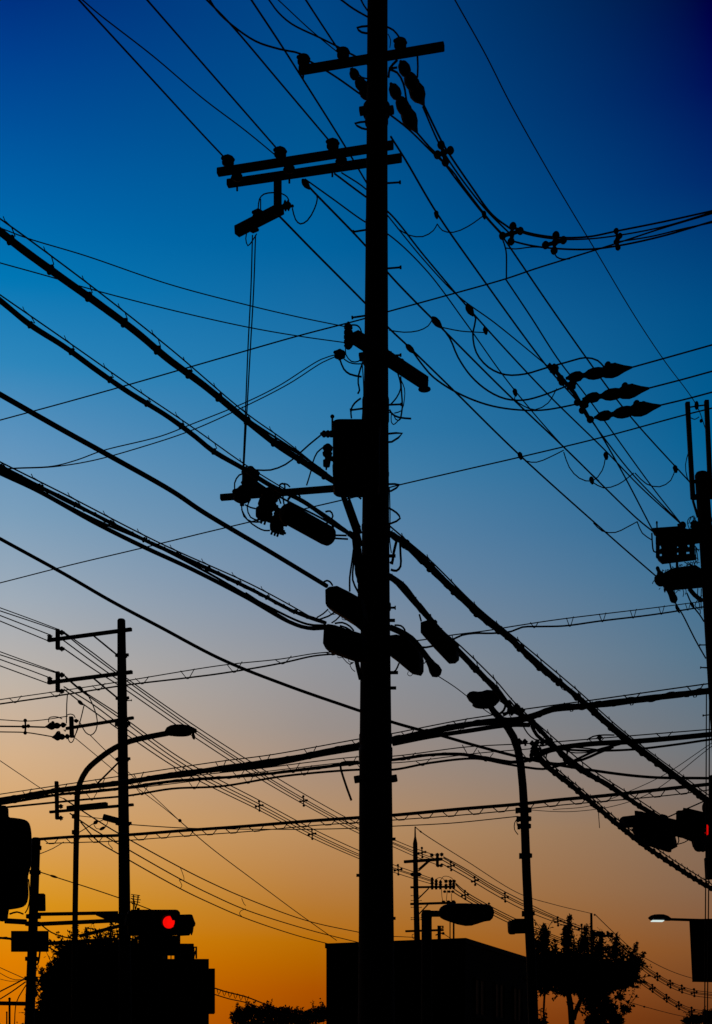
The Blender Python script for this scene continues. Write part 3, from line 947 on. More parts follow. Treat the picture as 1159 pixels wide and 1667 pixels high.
obj('bar', MB().tube([P(x, y, 18.6) for x, y in ((893, 593), (905, 605), (935, 640), (962, 687))], .028, 8), 'metal', ya_)
for x, y in ((902, 601), (930, 628), (951, 658)):
    pin_insulator(ya_, P(x, y + 9, 18.6), .14, .06)
for x, y in ((912, 616), (940, 655), (961, 683), (915, 622), (948, 668)):
    obj('clamp', MB().ball(P(x, y, 18.6), .05, .05, .045), 'metal', ya_)
for lab, pts, g0, g1 in (('jumper sweeping from the bulging splice under and up to the top mid-air insulator', d5((165, 515), (188, 550), (176, 610), (190, 690), (240, 752), (310, 783), (390, 780), (470, 757), (560, 732), (640, 713), (690, 725), (715, 750)), 16.4, 18.4),
                         ('jumper sweeping from the splice by the pole to the middle mid-air insulator', d5((28, 565), (80, 630), (115, 710), (170, 790), (240, 850), (310, 882), (380, 888), (450, 872), (540, 838), (590, 818)), 16., 18.5),
                         ('lowest jumper sweeping from the splice nearest the pole to the bottom insulator', c4((105, 275), (145, 330), (185, 375), (270, 430), (370, 470), (460, 487), (560, 490), (640, 478), (690, 467)), 15.5, 18.6)):
    wire('jumper_wire', lab, pts, g0, g1, w=2.9, cat='jumper wire', group='sweeping jumpers to the mid-air insulators')
J = [
    ('small drooping tie wire right of the lower jumper', c4((475, 430), (468, 450), (500, 475), (540, 488), (585, 465), (615, 415)), 18, 18.4),
    ('small tie wire between the lowest long wire and the two wires right of it', c4((485, 650), (510, 668), (545, 672), (590, 655), (640, 630)), 18., 18.),
    ('deep tie loop hanging from the crossing of two long wires', c4((640, 636), (660, 690), (695, 728), (740, 738), (775, 700), (789, 640)), 18.2, 18.8),
    ('shallow tie loop right of the deep tie loop', c4((738, 740), (780, 762), (830, 750), (885, 710)), 19, 19.2),
    ('tie loop below the rightmost long wires near the right-hand pole', c4((890, 710), (930, 748), (975, 758), (1015, 735), (1033, 688)), 19.2, 20.3),
    ('tie loop near the box of the right-hand pole', c4((744, 884), (775, 913), (820, 918), (860, 900), (897, 880)), 20, 20.6),
    ('tie loop dropping from the long wires to the box on the right-hand pole', c4((897, 880), (915, 920), (950, 945)), 20.6, 21.8),
    ('shallow tie loop right of the pole by the upper step bolt', c4((30, 210), (80, 217), (130, 212), (165, 195), (180, 172)), 15.2, 15.9),
    ('short straight tie from the splice to a clamp on the next wire', c4((205, 198), (280, 213), (360, 218)), 16., 16.6),
    ('left half of the hanging tie between two wires right of the pole', c1((735, 862), (780, 888), (830, 893), (870, 870), (885, 845)), 15.6, 16.),
    ('right half of the hanging tie between two wires right of the pole', c1((885, 845), (905, 870), (945, 877), (1000, 855), (1065, 810)), 16., 16.4),
]
for lab, pts, g0, g1 in J:
    wire('jumper_wire', lab, pts, g0, g1, w=1.9, cat='tie wire', group='small tie wires right of the centre pole')
cl_ = [(885, 830), (1062, 812)]
for (x, y), lab in zip(c1((882, 812), (1062, 813)), ('small clamp at the top of the hanging tie right of the pole', 'small clamp where the hanging tie meets the heavy wires')):
    c = thing('wire_clamp', lab, 'clamp', P(x, y, 16.1), 'small wire clamps')
    obj('body', MB().lathe(P(x - 1, y - 7, 16.1), P(x + 1, y + 6, 16.1), [(0, .012), (.2, .028), (.7, .024), (1, .01)], 8), 'metal', c)
for (x, y), lab in zip(c4((788, 650), (1031, 696), (470, 428), (366, 212), (488, 650), (738, 736)), (
        'clamp at the right end of the deep tie loop', 'clamp at the right end of the tie loop near the right-hand pole', 'clamp on the drooping tie wire by the lower jumper',
        'clamp at the end of the short straight tie', 'clamp where a tie leaves the lowest long wire', 'clamp between the deep and the shallow tie loops')):
    c = thing('wire_clamp', lab, 'clamp', P(x, y, 18.3), 'small wire clamps')
    obj('body', MB().lathe(P(x - 1.5, y - 6, 18.3), P(x + 1.5, y + 6, 18.3), [(0, .015), (.25, .032), (.7, .028), (1, .012)], 8), 'metal', c)

# ------------------------------------------------------------------ heavy cables
hung_cable('thick hung cable from the left edge down to the foot of the transformer', [(0, 377), (34, 404), (100, 452), (162, 496), (221, 540), (273, 584), (330, 626), (408, 690), (455, 727), (489, 749), (515, 766), (548, 786)],
           [(0, 356), (50, 392), (162, 476), (280, 570), (400, 672), (470, 722), (545, 783)], 10.8, 14.6, wc=11, wm=2.4, gap=.42, first=.18, wob=.05,
           extra=(([(300, 603), (400, 680), (480, 733), (548, 783)], 3.5), ([(440, 712), (480, 735), (520, 762), (550, 786)], 4),))
hung_cable('second hung cable from the left edge to the lower arm of the pole', [(0, 489), (48, 528), (104, 564), (159, 604), (207, 637), (273, 678), (318, 711), (345, 733), (400, 765), (440, 790), (493, 816), (540, 849), (567, 868), (584, 885)],
           [(0, 480), (104, 552), (207, 624), (311, 694), (400, 757), (440, 782), (500, 818), (545, 848), (575, 872)], 11., 14.6, wc=8, wm=2.2, gap=.42, first=.3, wob=.06, xr=(0, 400),
           extra=(([(400, 772), (440, 800), (480, 822), (520, 842), (560, 866)], 3.5),))
wire('telephone_cable', 'plain thick cable from the left edge straight into the upper splice box', [(0, 642), (104, 701), (173, 739), (281, 800), (330, 833), (441, 899), (532, 954)], 11.2, 14.3, w=8, cat='cable', mat='cable', n=9)
hung_cable('twin bundled cables from the left edge into the lower splice box', [(0, 759), (52, 786), (104, 812), (155, 838), (233, 878), (311, 913), (414, 962), (480, 996), (530, 1014)],
           [(0, 752), (104, 804), (260, 884), (414, 954), (500, 1001), (515, 1010)], 11.6, 14.2, wc=6.6, wm=2.4, gap=.36, first=.1, style='ring', wob=.18, spiral=.2,
           extra=(([(0, 770), (60, 798), (155, 851), (233, 890), (311, 926), (400, 972), (470, 1012), (500, 1022), (530, 1021)], 7), ([(0, 764), (52, 792), (155, 846), (240, 882), (330, 928), (430, 984), (500, 1016), (530, 1018)], 4),
                  ([(400, 965), (460, 1004), (500, 1024), (530, 1024)], 3)))
wire('telephone_cable', 'plain medium cable falling from the left edge past the centre pole to the right', [(0, 877), (104, 934), (180, 978), (259, 1020), (362, 1074), (470, 1117), (585, 1157), (640, 1176), (720, 1198), (779, 1215), (866, 1237), (957, 1253), (1056, 1265), (1161, 1267)],
     13., 17.5, w=5.2, cat='cable', mat='cable', n=8)
GD = 'thin service wires from the left edge to the pole'
wire('service_wire', 'upper thin service wire from the left edge to the top of the stacked insulator', [(0, 371), (45, 388), (138, 416), (276, 463), (400, 496), (485, 516), (563, 532)], 12.5, 14.3, w=1.9, group=GD)
wire('service_wire', 'lower thin service wire from the left edge to the foot of the stacked insulator', [(0, 428), (86, 452), (138, 468), (276, 504), (400, 532), (485, 547), (563, 558)], 12.5, 14.3, w=1.9, group=GD)
wire('service_wire', 'upper one of the twin wires drooping from the small insulator to the lower left', [(-3, 764), (28, 762), (86, 759), (125, 749), (166, 734), (262, 710), (311, 691), (400, 655), (454, 628), (523, 585), (548, 577)], 13., 14.3, w=1.9, group=GD)
wire('service_wire', 'lower one of the twin wires drooping from the small insulator to the lower left', [(-3, 764), (28, 762.5), (86, 760), (150, 750), (230, 728), (311, 701), (400, 661), (470, 625), (525, 590), (548, 580)], 13., 14.3, w=1.9, group=GD)
# cables leaving the pole to the lower right
hung_cable('wrapped thick cable from the pole to the right edge, uppermost on the right', [(633, 868), (653, 880), (690, 914), (725, 948), (760, 981), (779, 1000), (831, 1040), (878, 1085), (938, 1133), (1017, 1203), (1096, 1262), (1161, 1313)],
           [(633, 855), (660, 878), (700, 912), (779, 990), (850, 1048), (938, 1122), (1017, 1192), (1161, 1300)], DM, 22., wc=9.6, wm=2.2, gap=.5, style='ring', wob=.2, spiral=.26,
           extra=(([(640, 868), (690, 908), (740, 958), (800, 1010), (900, 1098), (1000, 1183), (1161, 1306)], 4),))
hung_cable('middle wrapped cable from the pole past the splice box to the right traffic signal', [(633, 938), (653, 951), (686, 992), (715, 1025), (744, 1058), (780, 1095), (807, 1122), (831, 1152), (862, 1172), (886, 1196), (922, 1236), (950, 1256), (985, 1275), (1041, 1312), (1075, 1332)],
           [(684, 982), (720, 1026), (750, 1052), (807, 1108), (840, 1146), (900, 1200), (960, 1250), (1041, 1303), (1085, 1333)], DM, 21.3, wc=8.4, wm=2.2, gap=.5, style='ring', wob=.22, spiral=.28,
           extra=(([(640, 944), (686, 996), (744, 1054), (800, 1112), (840, 1158), (870, 1180), (920, 1228), (1000, 1285), (1075, 1334)], 4),))
hung_cable('lowest wrapped cable from the junction by the lamp to the right edge', [(866, 1222), (885, 1243), (922, 1272), (953, 1298), (1009, 1345), (1050, 1377), (1096, 1408), (1130, 1430), (1161, 1448)],
           [(872, 1218), (900, 1246), (953, 1290), (1009, 1337), (1050, 1368), (1096, 1400), (1161, 1441)], 17.5, 22., wc=7.6, wm=2., gap=.2, style='ring', wob=.1, spiral=.3)
# cables crossing from side to side
hung_cable('thickest cable crossing from the lower left edge to the upper right', [(0, 1303), (93, 1287), (193, 1275), (280, 1262), (362, 1251), (480, 1234), (585, 1213), (640, 1204), (700, 1191), (759, 1180), (819, 1173), (845, 1172), (870, 1165), (898, 1155), (957, 1149), (1017, 1142), (1096, 1132), (1161, 1124)],
           [(0, 1293), (193, 1264), (362, 1239), (440, 1229), (585, 1203), (640, 1194), (690, 1184), (752, 1172), (802, 1164), (845, 1156), (880, 1151), (977, 1138), (1096, 1121), (1161, 1112)], None, None, A=(831, 1167, 16.9), wc=9.4, wm=2., gap=.75, style='loop', wob=.2, spiral=.4,
           extra=(([(362, 1256), (440, 1246), (520, 1230), (585, 1219)], 5), ([(640, 1211), (700, 1199), (760, 1190), (830, 1180), (862, 1180)], 7)))
hung_cable('double hung cables below the thickest cable, left and right of the pole', [(0, 1309), (93, 1294), (193, 1284), (280, 1272), (414, 1262), (500, 1252), (585, 1242), (640, 1237), (700, 1229), (750, 1228), (790, 1234), (840, 1241), (866, 1236), (890, 1225), (930, 1214), (1000, 1209), (1080, 1202), (1161, 1196)],
           [(110, 1286), (250, 1270), (414, 1252), (585, 1232), (640, 1231), (760, 1216), (850, 1211), (900, 1208), (1000, 1200), (1161, 1187)], None, None, A=(866, 1230, 17.2), wc=5, wm=1.8, gap=.8, style='loop', wob=.16, spiral=.35,
           extra=(([(880, 1224), (905, 1218), (960, 1211), (1030, 1207), (1100, 1201), (1161, 1195)], 8), ([(900, 1219), (960, 1222), (1030, 1220), (1100, 1212), (1161, 1203)], 3.5)))
hung_cable('lowest thin hung cable of the crossing pair beside the thickest cable', [(12, 1314), (62, 1309), (133, 1302), (211, 1295), (280, 1284), (360, 1280), (466, 1263), (585, 1253), (640, 1253), (700, 1242), (775, 1235), (820, 1243), (862, 1250), (884, 1252), (905, 1248), (930, 1240), (970, 1222), (1010, 1211)],
           [(120, 1294), (280, 1276), (466, 1252), (585, 1240), (640, 1242), (780, 1226), (865, 1219)], None, None, A=(866, 1250, 17.2), wc=3.6, wm=1.6, gap=.8, style='loop')
hung_cable('upper hung cable crossing between the left pole and the centre pole', [(0, 1146), (104, 1131), (207, 1115), (300, 1104), (362, 1096), (456, 1080), (510, 1068), (549, 1064), (600, 1056)],
           [(0, 1139), (104, 1124), (207, 1108), (362, 1083), (456, 1073), (520, 1063), (600, 1060)], None, None, A=(600, 1058, 15.2), wc=2.6, wm=1.8, gap=.62, style='loop')
hung_cable('upper hung cable crossing from the long splice box to the right-hand pole', e2((745, 500), (790, 548), (890, 540)) + [(735, 1042), (752, 1034), (772, 1031), (800, 1031), (832, 1028), (850, 1021), (880, 1020), (918, 1019), (977, 1011), (1060, 1001), (1145, 988)],
           e2((740, 500), (840, 487), (1030, 455)) + [(790, 1027), (839, 1019), (905, 1009), (977, 1000), (1060, 990), (1145, 979)], None, 21.8, A=(735, 1042, 15.6), wc=2.8, wm=1.8, gap=.95, style='loop', xr=(850, 1150))
# the lashed pair with a zigzag
zz_t = [(52, 1367), (124, 1362), (193, 1360), (300, 1352), (400, 1345), (510, 1336), (584, 1331), (641, 1327), (750, 1317), (846, 1309), (910, 1302), (977, 1296), (1096, 1283), (1161, 1276)]
zz_b = [(75, 1373), (193, 1369), (300, 1361), (400, 1354), (510, 1344), (584, 1339), (641, 1335), (750, 1327), (846, 1318), (910, 1311), (977, 1305), (1096, 1294), (1161, 1285)]
D0_, D1_ = depths(zz_t, 27., None, None)
zz = thing('lashed_cable', 'cable with a zigzag of hangers starting at the left signal pole', 'cable', P(52, 1367, D0_))
obj('cable', MB().tube(span(zz_t, D0_, D1_), rad(5.4, (D0_ + D1_) / 2), 8), 'cable', zz)
dz = lambda x: 1 / ((1 - (x - 52) / 1109) / D0_ + (x - 52) / 1109 / D1_)
obj('support_wire', MB().tube(span(zz_b, dz(75), D1_), rad(2, 22), 5), 'wire', zz)
ct_, cb_ = smooth2(zz_t), smooth2(zz_b)
x, n = 70., 0
while x < 1150:
    st_ = 46 * 21 / dz(x)
    q = [(x, lookup(ct_, x) or 0), (x + st_ * .28, (lookup(cb_, x + st_ * .28) or 0) + 1), (x + st_ * .5, (lookup(cb_, x + st_ * .5) or 0) + 1), (x + st_ * .72, lookup(ct_, x + st_ * .72) or 0)]
    if all(p[1] for p in q):
        D = dz(x)
        obj('hanger', MB().tube([P(a, b, D) for a, b in q], rad(1.8, 22), 5), 'wire', zz)
    x += st_
wire('guy_rope', 'thin twisted rope from the right lamp post to the left behind the pole', [(192, 1341), (300, 1348), (420, 1350), (510, 1350), (584, 1348), (641, 1345), (735, 1340), (843, 1329)], 27, 25.9, w=1.7, cat='rope')
wire('service_wire', 'thin slack wire drooping right of the lamp post toward the right-hand pole', [(856, 1318), (900, 1321), (935, 1321), (1000, 1312), (1060, 1290), (1161, 1213)], 25.9, 21., w=1.2)
wire('service_wire', 'second slack wire above the drooping one near the right edge', [(900, 1318), (960, 1312), (1020, 1290), (1080, 1262), (1161, 1208)], 24, 21., w=1.2)
wire('jumper_lead', 'short broken wire end dangling below the lowest wrapped cable', [(974, 1320), (975, 1335), (976, 1348)], 19., 19., w=1.3, cat='lead wire')
wire('guy_wire', 'thin stay from the capped cable tail to the right lamp head', [(712, 1100), (740, 1118), (800, 1163), (822, 1172)], 15.3, 16.8, w=1.6)
# junction of cables by the right lamp
jn = thing('cable_junction', 'tangle of cable loops and clamps where the crossing cables meet by the right lamp', 'cables', P(880, 1230, 17.2))
for pts, w in ((e3((80, 0), (130, 40), (115, 95), (80, 125)), 4), (e3((160, 0), (180, 60), (150, 120), (110, 140)), 5), (e3((180, 20), (160, 90), (200, 140)), 5), (e3((170, 0), (240, 80), (330, 150)), 3),
               (e3((295, 235), (340, 310), (410, 370), (490, 375), (560, 370)), 2.2), (e3((560, 470), (520, 510), (520, 570), (560, 610), (620, 620)), 2.4),
               (e3((470, 460), (400, 480), (375, 520), (390, 560), (440, 560)), 7), (e3((400, 410), (430, 480), (470, 540), (540, 620)), 5), (e3((720, 470), (710, 580), (760, 640), (800, 620)), 3),
               (e3((850, 660), (880, 700), (910, 700), (920, 670)), 2.2), (e3((660, 450), (740, 490), (860, 495), (1000, 480)), 2), (e3((700, 440), (860, 450), (1000, 465)), 2.4),
               (e3((900, 375), (960, 340), (1060, 327), (1160, 328)), 2.4), (e3((540, 590), (640, 600), (740, 580), (860, 560), (1000, 500), (1150, 440)), 4.5), (e3((370, 400), (450, 430), (560, 410)), 3),
               (e3((250, 400), (330, 405), (390, 410)), 1.8), (e3((380, 240), (430, 330), (520, 400), (580, 440)), 6), (e3((420, 250), (480, 300), (540, 360)), 3)):
    rod(jn, pts, 17.1, w, 'cable', 'cable', 7)
for x, y in e3((240, 60), (265, 90), (215, 85), (290, 100), (262, 390), (315, 395), (385, 410), (430, 400), (480, 400), (395, 455), (425, 465), (1020, 355)):
    obj('clamp', MB().beam(P(x - 3, y - 3, 17), P(x + 3, y + 2, 17), .03, .05).tube([P(x, y - 5, 17), P(x + 1, y + 6, 17)], .014, 6), 'metal', jn)

# ------------------------------------------------------------------ the right-hand pole
rp = thing('utility_pole', 'leaning concrete pole at the right edge with two upright poles clamped to its top', 'utility pole', P(1222, ground_row(DR), DR))
shaft(rp, [(1142, 773, 22), (1150, 885, 22.5), (1160, 1040, 24), (1171, 1200, 26), (1200, 1620, 31), (1222, ground_row(DR), 34)], DR, n=22)
for p, q, ln in (((1119, 655), (1128, 812), 7), ((1150, 652), (1157, 812), 7)):
    obj('extension_bar', MB().beam(P(*p, DR - .15), P(*q, DR - .15), rad(ln, DR) * 2, rad(ln, DR) * 2, ch=.005), 'metal', rp)
obj('extension_bracket', MB().beam(P(1126, 810, DR - .15), P(1160, 806, DR - .15), .06, .07).beam(P(1126, 784, DR - .15), P(1158, 784, DR - .15), .05, .04), 'metal', rp)
obj('link_wire', MB().tube([P(1117, 664, DR - .15), P(1135, 661, DR - .15), P(1152, 659, DR - .15)], .012, 5), 'wire', rp)
obj('clamp', MB().ball(P(1134, 660, DR - .15), .035, .035, .07, 8, 6).lathe(P(1141, 688, DR - .15), P(1142, 682, DR - .15), [(0, .01), (.3, .025), (.7, .025), (1, .01)], 8), 'porcelain', rp)
rp_arm = obj('crossarm', MB().beam(P(1112, 870, DR + .2), P(1175, 860, DR - .1), .11, .115, ch=.006), 'metal', rp)
obj('crossarm', MB().beam(P(1098, 884, DR + .3), P(1175, 872, DR - .1), .1, .1, ch=.006), 'metal', rp)
pin_insulator(rp_arm, P(1131, 862, DR), .14, .07)
pin_insulator(rp_arm, P(1109, 864, DR + .1), .13, .06)
obj('brace', MB().beam(P(1128, 815, DR - .1), P(1136, 842, DR - .1), .03, .03), 'metal', rp)
for pts in (e4((800, 200), (770, 100), (800, 30), (850, 10), (880, 60)), e4((820, 190), (850, 80), (900, 30)), e4((790, 120), (830, 20), (870, 0), (900, 90)),
            e4((1120, 40), (1150, 20), (1159, 90)), e4((1125, 20), (1145, 60), (1159, 50)), e4((890, 475), (930, 530), (950, 560)), e4((900, 500), (925, 600), (935, 720)), e4((905, 660), (945, 690)),
            e4((880, 540), (960, 530)), e4((720, 730), (840, 790), (960, 820)), e4((770, 730), (860, 790)), e4((900, 480), (905, 740)), e4((1000, 1260), (940, 1320), (890, 1420), (960, 1490)),
            e4((935, 1150), (930, 1300), (960, 1400), (975, 1550)), e4((990, 1150), (985, 1400), (1000, 1480)), d2((435, 355), (420, 420), (430, 500), (465, 560)), d2((450, 145), (475, 155), (500, 140))):
    rod(rp, pts, DR - .1, 1.6, 'lead', 'wire', 5)
for p, q in ((d2((535, 1485)), d2((505, 1485))), (d2((540, 1620)), d2((510, 1618))), (c5((1142, 515)), c5((1123, 517))), (c5((1133, 320)), c5((1113, 320)))):
    step_bolt(rp, p[0], q[0], DR, 2)
rpl = thing('support_pipe', 'left one of two thin upright pipes near the right edge below the signals', 'pipe', P(1148.5, ground_row(20.5), 20.5), 'thin upright pipes near the right edge')
obj('pipe', MB().tube([P(1150, 1130, 20.5), P(1149, 1400, 20.5), P(1147, 1660, 20.5), P(1147, ground_row(20.5), 20.5)], .009, 6), 'metal', rpl)
rpl = thing('support_pipe', 'right one of two thin upright pipes near the right edge below the signals', 'pipe', P(1153.5, ground_row(20.5), 20.5), 'thin upright pipes near the right edge')
obj('pipe', MB().tube([P(1155, 1130, 20.5), P(1154, 1400, 20.5), P(1151.5, 1660, 20.5), P(1151.5, ground_row(20.5), 20.5)], .009, 6), 'metal', rpl)

sw = thing('switch_box', 'grey caged switch box with slits hung left of the right-hand pole', 'switch box', P(1098, 917, 22.2))
B_ = lambda x, y, d=22.0: P(1040 + x * .10267, 840 + y * .10267, d)
fr = MB()
fr.slab([B_(195, 190), B_(640, 158), B_(760, 200), B_(890, 225), B_(890, 345), B_(865, 360), B_(300, 300), B_(215, 250)], Vector((.06, .15, 0)))
obj('hood', fr, 'paint', sw, False)
obj('back_plate', MB().slab([B_(265, 330, 22.2), B_(870, 340, 22.2), B_(872, 400, 22.2), B_(265, 440, 22.2)], Vector((.03, .1, 0))), 'paint', sw, False)
obj('bottom_tray', MB().slab([B_(275, 640), B_(885, 590), B_(890, 655), B_(345, 722), B_(285, 670)], Vector((.05, .12, 0))), 'paint', sw, False)
for x0, x1 in ((268, 325), (362, 602), (625, 748), (800, 885)):
    y0, y1 = 290, 650 - (x0 - 268) * .1
    obj('partition', MB().slab([B_(x0, y0, 22.05), B_(x1, y0, 22.05), B_(x1, y1, 22.05), B_(x0, y1, 22.05)], Vector((.02, .06, 0))), 'plastic', sw, False)
obj('stud', MB().lathe(B_(288, 200), B_(284, 85), [(0, .012), (.7, .012), (.75, .018), (1, .012)], 8), 'metal', sw)
obj('terminal', MB().ball(B_(690, 150), .06, .06, .06), 'porcelain', sw)
obj('terminal_block', MB().beam(B_(335, 560, 22.1), B_(470, 552, 22.1), .08, .06).beam(B_(600, 545, 22.1), B_(830, 528, 22.1), .08, .05).beam(B_(340, 420, 22.1), B_(372, 520, 22.1), .02, .02).tube([B_(640, 400, 22.1), B_(625, 470, 22.1), B_(645, 540, 22.1)], .012, 5).tube([B_(770, 400, 22.1), B_(748, 460, 22.1), B_(790, 540, 22.1)], .018, 5), 'metal', sw)
rod(sw, e4((205, 270), (215, 450), (235, 560), (280, 575)), 22, 2.5, 'lead', 'cable')
rod(sw, e4((490, 740), (510, 840)), 22, 2.6, 'lead', 'cable')
rod(sw, e4((605, 720), (605, 840)), 22, 4.5, 'lead', 'cable')
ts = thing('transformer', 'low dark transformer bank with drooping leads under the caged switch box', 'transformer', P(1105, 960, 22.1))
obj('tank', MB().slab([B_(390, 900), B_(560, 820), B_(900, 775), B_(985, 830), B_(1010, 1095), B_(560, 1135), B_(420, 1150), B_(350, 1060), B_(330, 960)], Vector((.04, .12, 0))), 'paint', ts, False)
obj('bushing', MB().lathe(B_(350, 960), B_(285, 800), [(0, .06), (.3, .05), (.5, .03), (.6, .028), (.7, .03), (.9, .028), (1, .01)], 12), 'porcelain', ts)
obj('bushing', MB().lathe(B_(400, 1080), B_(265, 950), [(0, .05), (.2, .08), (.5, .085), (.8, .07), (1, .03)], 12), 'porcelain', ts)
obj('bushing', MB().lathe(B_(480, 1150), B_(580, 1380), [(0, .055), (.3, .05), (.5, .055), (.7, .062), (.85, .055), (1, .015)], 12), 'porcelain', ts)
obj('terminal', MB().lathe(B_(410, 1150), B_(412, 1215), [(0, .02), (.6, .016), (1, .006)], 8), 'metal', ts)
rt = random.Random(3)
for k in range(16):
    x = 380 + k * 36
    y = 900 - (x - 380) * .25
    rod(ts, e4((x, y), (x + rt.uniform(-15, 25), y - rt.uniform(20, 70)), (x + rt.uniform(10, 50), y - rt.uniform(-10, 50))), 22, 1.4, 'lead', 'wire', 5)
for pts in (e4((270, 1015), (235, 1030), (215, 1075)), e4((560, 1170), (575, 1230), (620, 1180), (660, 1190)), e4((690, 1150), (710, 1210), (700, 1280)), e4((740, 1160), (750, 1200), (735, 1245)),
            e4((300, 1100), (330, 1110)), e4((340, 1140), (318, 1165))):
    rod(ts, pts, 22, 1.3, 'lead', 'wire', 5)
rod(ts, e4((800, 1150), (880, 1250), (1010, 1350)), 22.1, 7, 'bracket')
for lab, pts in (('steep stay from the transformer bank bushing down to the right-hand pole', e4((580, 1380), (640, 1480), (690, 1559)) + [(1132, 1042), (1149, 1072)]),
                 ('steep stay right beside it from the transformer bank to the right-hand pole', e4((760, 1220), (850, 1420), (960, 1559)) + [(1146, 1012)])):
    wire('guy_wire', lab, pts, 22, 21.9, w=2.4, sleeves=((1103, 992, 14, 4.5, AR(62)),) if 'bushing' in lab else ((1127, 985, 12, 5, AR(60)),))

# ------------------------------------------------------------------ traffic signals


def hood_visor(parent, c, face, r, L, t=.006, up=UP):
    """A half-open tube that shades one lens."""
    face = face.normalized()
    side = face.cross(up).normalized()
    vs, fs = [], []
    n = 20
    for d, rr in ((0, r), (1, r), (1, r - t), (0, r - t)):
        for k in range(n + 1):
            a = math.radians(-35 + 250 * k / n)
            cut = 1 if not d else (.62 + .38 * max(0, math.sin(a)))
            vs.append(c + (side * math.cos(a) + up * math.sin(a)) * rr + face * (L * cut if d else 0))
    m = n + 1
    for j in range(4):
        for k in range(n):
            a, b = j * m + k, ((j + 1) % 4) * m + k
            fs.append((a, a + 1, b + 1, b))
    for k in (0, n):
        fs.append((k, m + k, 2 * m + k, 3 * m + k))
    mb = MB()
    mb.add(vs, fs)
    return obj('visor', mb, 'plastic', parent)


def signal_head(name, label, centre, axis, face, lit=None, L=1.15, H=.4, T=.16, R=.14, visor=.2, group=None, glow_='red', cat='traffic signal'):
    """A three-lens horizontal signal: axis runs along the row of lenses, face is where it shines."""
    axis, face = axis.normalized(), face.normalized()
    up = axis.cross(face).normalized()
    if up.z < 0:
        up = -up
    t = thing(name, label, cat, centre, group)
    a, b = centre - axis * L / 2, centre + axis * L / 2
    obj('housing', MB().beam(a, b, T, H, up=up, ch=.04), 'plastic', t)
    for k in (-1, 0, 1):
        c = centre + axis * k * L * .315 + face * (T / 2 + .002)
        on = lit == k
        obj('lens', MB().lathe(c, c + face * .02, [(0, R * .93), (.5, R * .9), (.8, R * .7), (1, R * .1)], 24), glow_ if on else 'dead', t)
        hood_visor(t, c - face * .002, face, R * 1.06, visor, up=up)
    return t, up


# left signal with its mast, seen from the front
DL = 27.0
lp = thing('signal_pole', 'slightly leaning signal pole at the lower left with mast arms and a blank sign', 'signal pole', P(36, ground_row(DL), DL))
shaft(lp, [(59, 1366, 14), (56.5, 1430, 14.5), (53, 1530, 15.5), (48, 1667, 16.5), (36, ground_row(DL), 20)], DL, mat='paint', n=16)
for a, b, w in (((55, 1488.5), (192, 1486), 6), ((60, 1504.5), (200, 1498), 7), ((129, 1524), (200, 1506), 6), ((60, 1537), (192, 1529), 6.5), ((8, 1499), (43, 1501), 9), ((-10, 1526), (52, 1531), 4)):
    obj('mast_arm', MB().tube([P(*a, DL), P(*b, DL)], rad(w, DL), 10), 'paint', lp)
obj('mast_arm', MB().tube([P(157, 1488, DL), P(175, 1493, DL), P(204, 1497, DL)], [.03, .06, .12], 10), 'paint', lp)
obj('mast_arm', MB().tube([P(-15, 1633, DL), P(42, 1634, DL)], rad(7, DL), 10), 'paint', lp)
obj('control_box', MB().beam(P(67, 1455, DL - .05), P(67.5, 1483, DL - .05), .14, .13, ch=.012), 'paint', lp)
for y, w in ((1380, 18), (1420, 18), (1492, 24), (1504, 26), (1530, 22), (1561, 22), (1593, 22)):
    x = 59 - (y - 1366) * .0365
    obj('band_clamp', MB().lathe(P(x, y + 3, DL), P(x, y - 3, DL), [(0, rad(w, DL)), (1, rad(w, DL))], 14), 'metal', lp)
for pts, w in ((c7((135, 380), (140, 470), (130, 520), (118, 540)), 2), (c7((45, 545), (80, 535), (110, 545)), 3), (c7((190, 690), (185, 750), (175, 785), (165, 770)), 3),
               (c7((0, 660), (30, 655), (60, 670)), 3), (c7((200, 600), (240, 630), (290, 650), (340, 660)), 2.5), (c7((230, 700), (260, 720), (290, 725)), 3)):
    rod(lp, pts, DL - .1, w, 'lead', 'cable', 6)
sg = thing('sign_board', 'blank rectangular sign board on the lower left signal pole', 'sign', P(48, 1550, DL - .14))
obj('panel', MB().beam(P(18, 1532.5, DL - .14), P(79, 1532.5, DL - .14), .025, rad(34, DL) * 2, ch=.006), 'paint', sg)
obj('bracket', MB().beam(P(22, 1525, DL - .12), P(75, 1525, DL - .12), .02, .03).beam(P(22, 1541, DL - .12), P(75, 1541, DL - .12), .02, .03), 'metal', sg)

ls, _ = signal_head('traffic_signal', 'horizontal traffic signal shining red at the end of the lower left mast arm', P(250, 1502.5, DL), Vector((1, -.12, 0)), Vector((-.12, -1, 0)), lit=1, L=1.02, H=.48, R=.128, visor=.12)
obj('bracket', MB().tube([P(225, 1488, DL + .05), P(225, 1478, DL + .05)], .03, 8), 'metal', ls)
obj('hood', MB().beam(P(215, 1483.5, DL - .02), P(289, 1483.5, DL - .02), .3, .03, ch=.006), 'plastic', ls)
obj('visor', MB().slab([P(276, 1485.5, DL - .24), P(287, 1485.5, DL - .24), P(287, 1498, DL - .24), P(280.5, 1498, DL - .24), P(277.5, 1492, DL - .24)], Vector((0, .02, 0))), 'plastic', ls, False)
bs = thing('traffic_signal', 'dark traffic signal turned away behind the red one at lower left', 'traffic signal', P(300, 1503, DL + .3))
obj('housing', MB().loft([[P(x, y, DL + d) for x, y in ((288, 1489), (309, 1488.3), (311, 1491), (311, 1519), (308, 1523), (288, 1524))] for d in (.12, .55)]), 'plastic', bs, False)
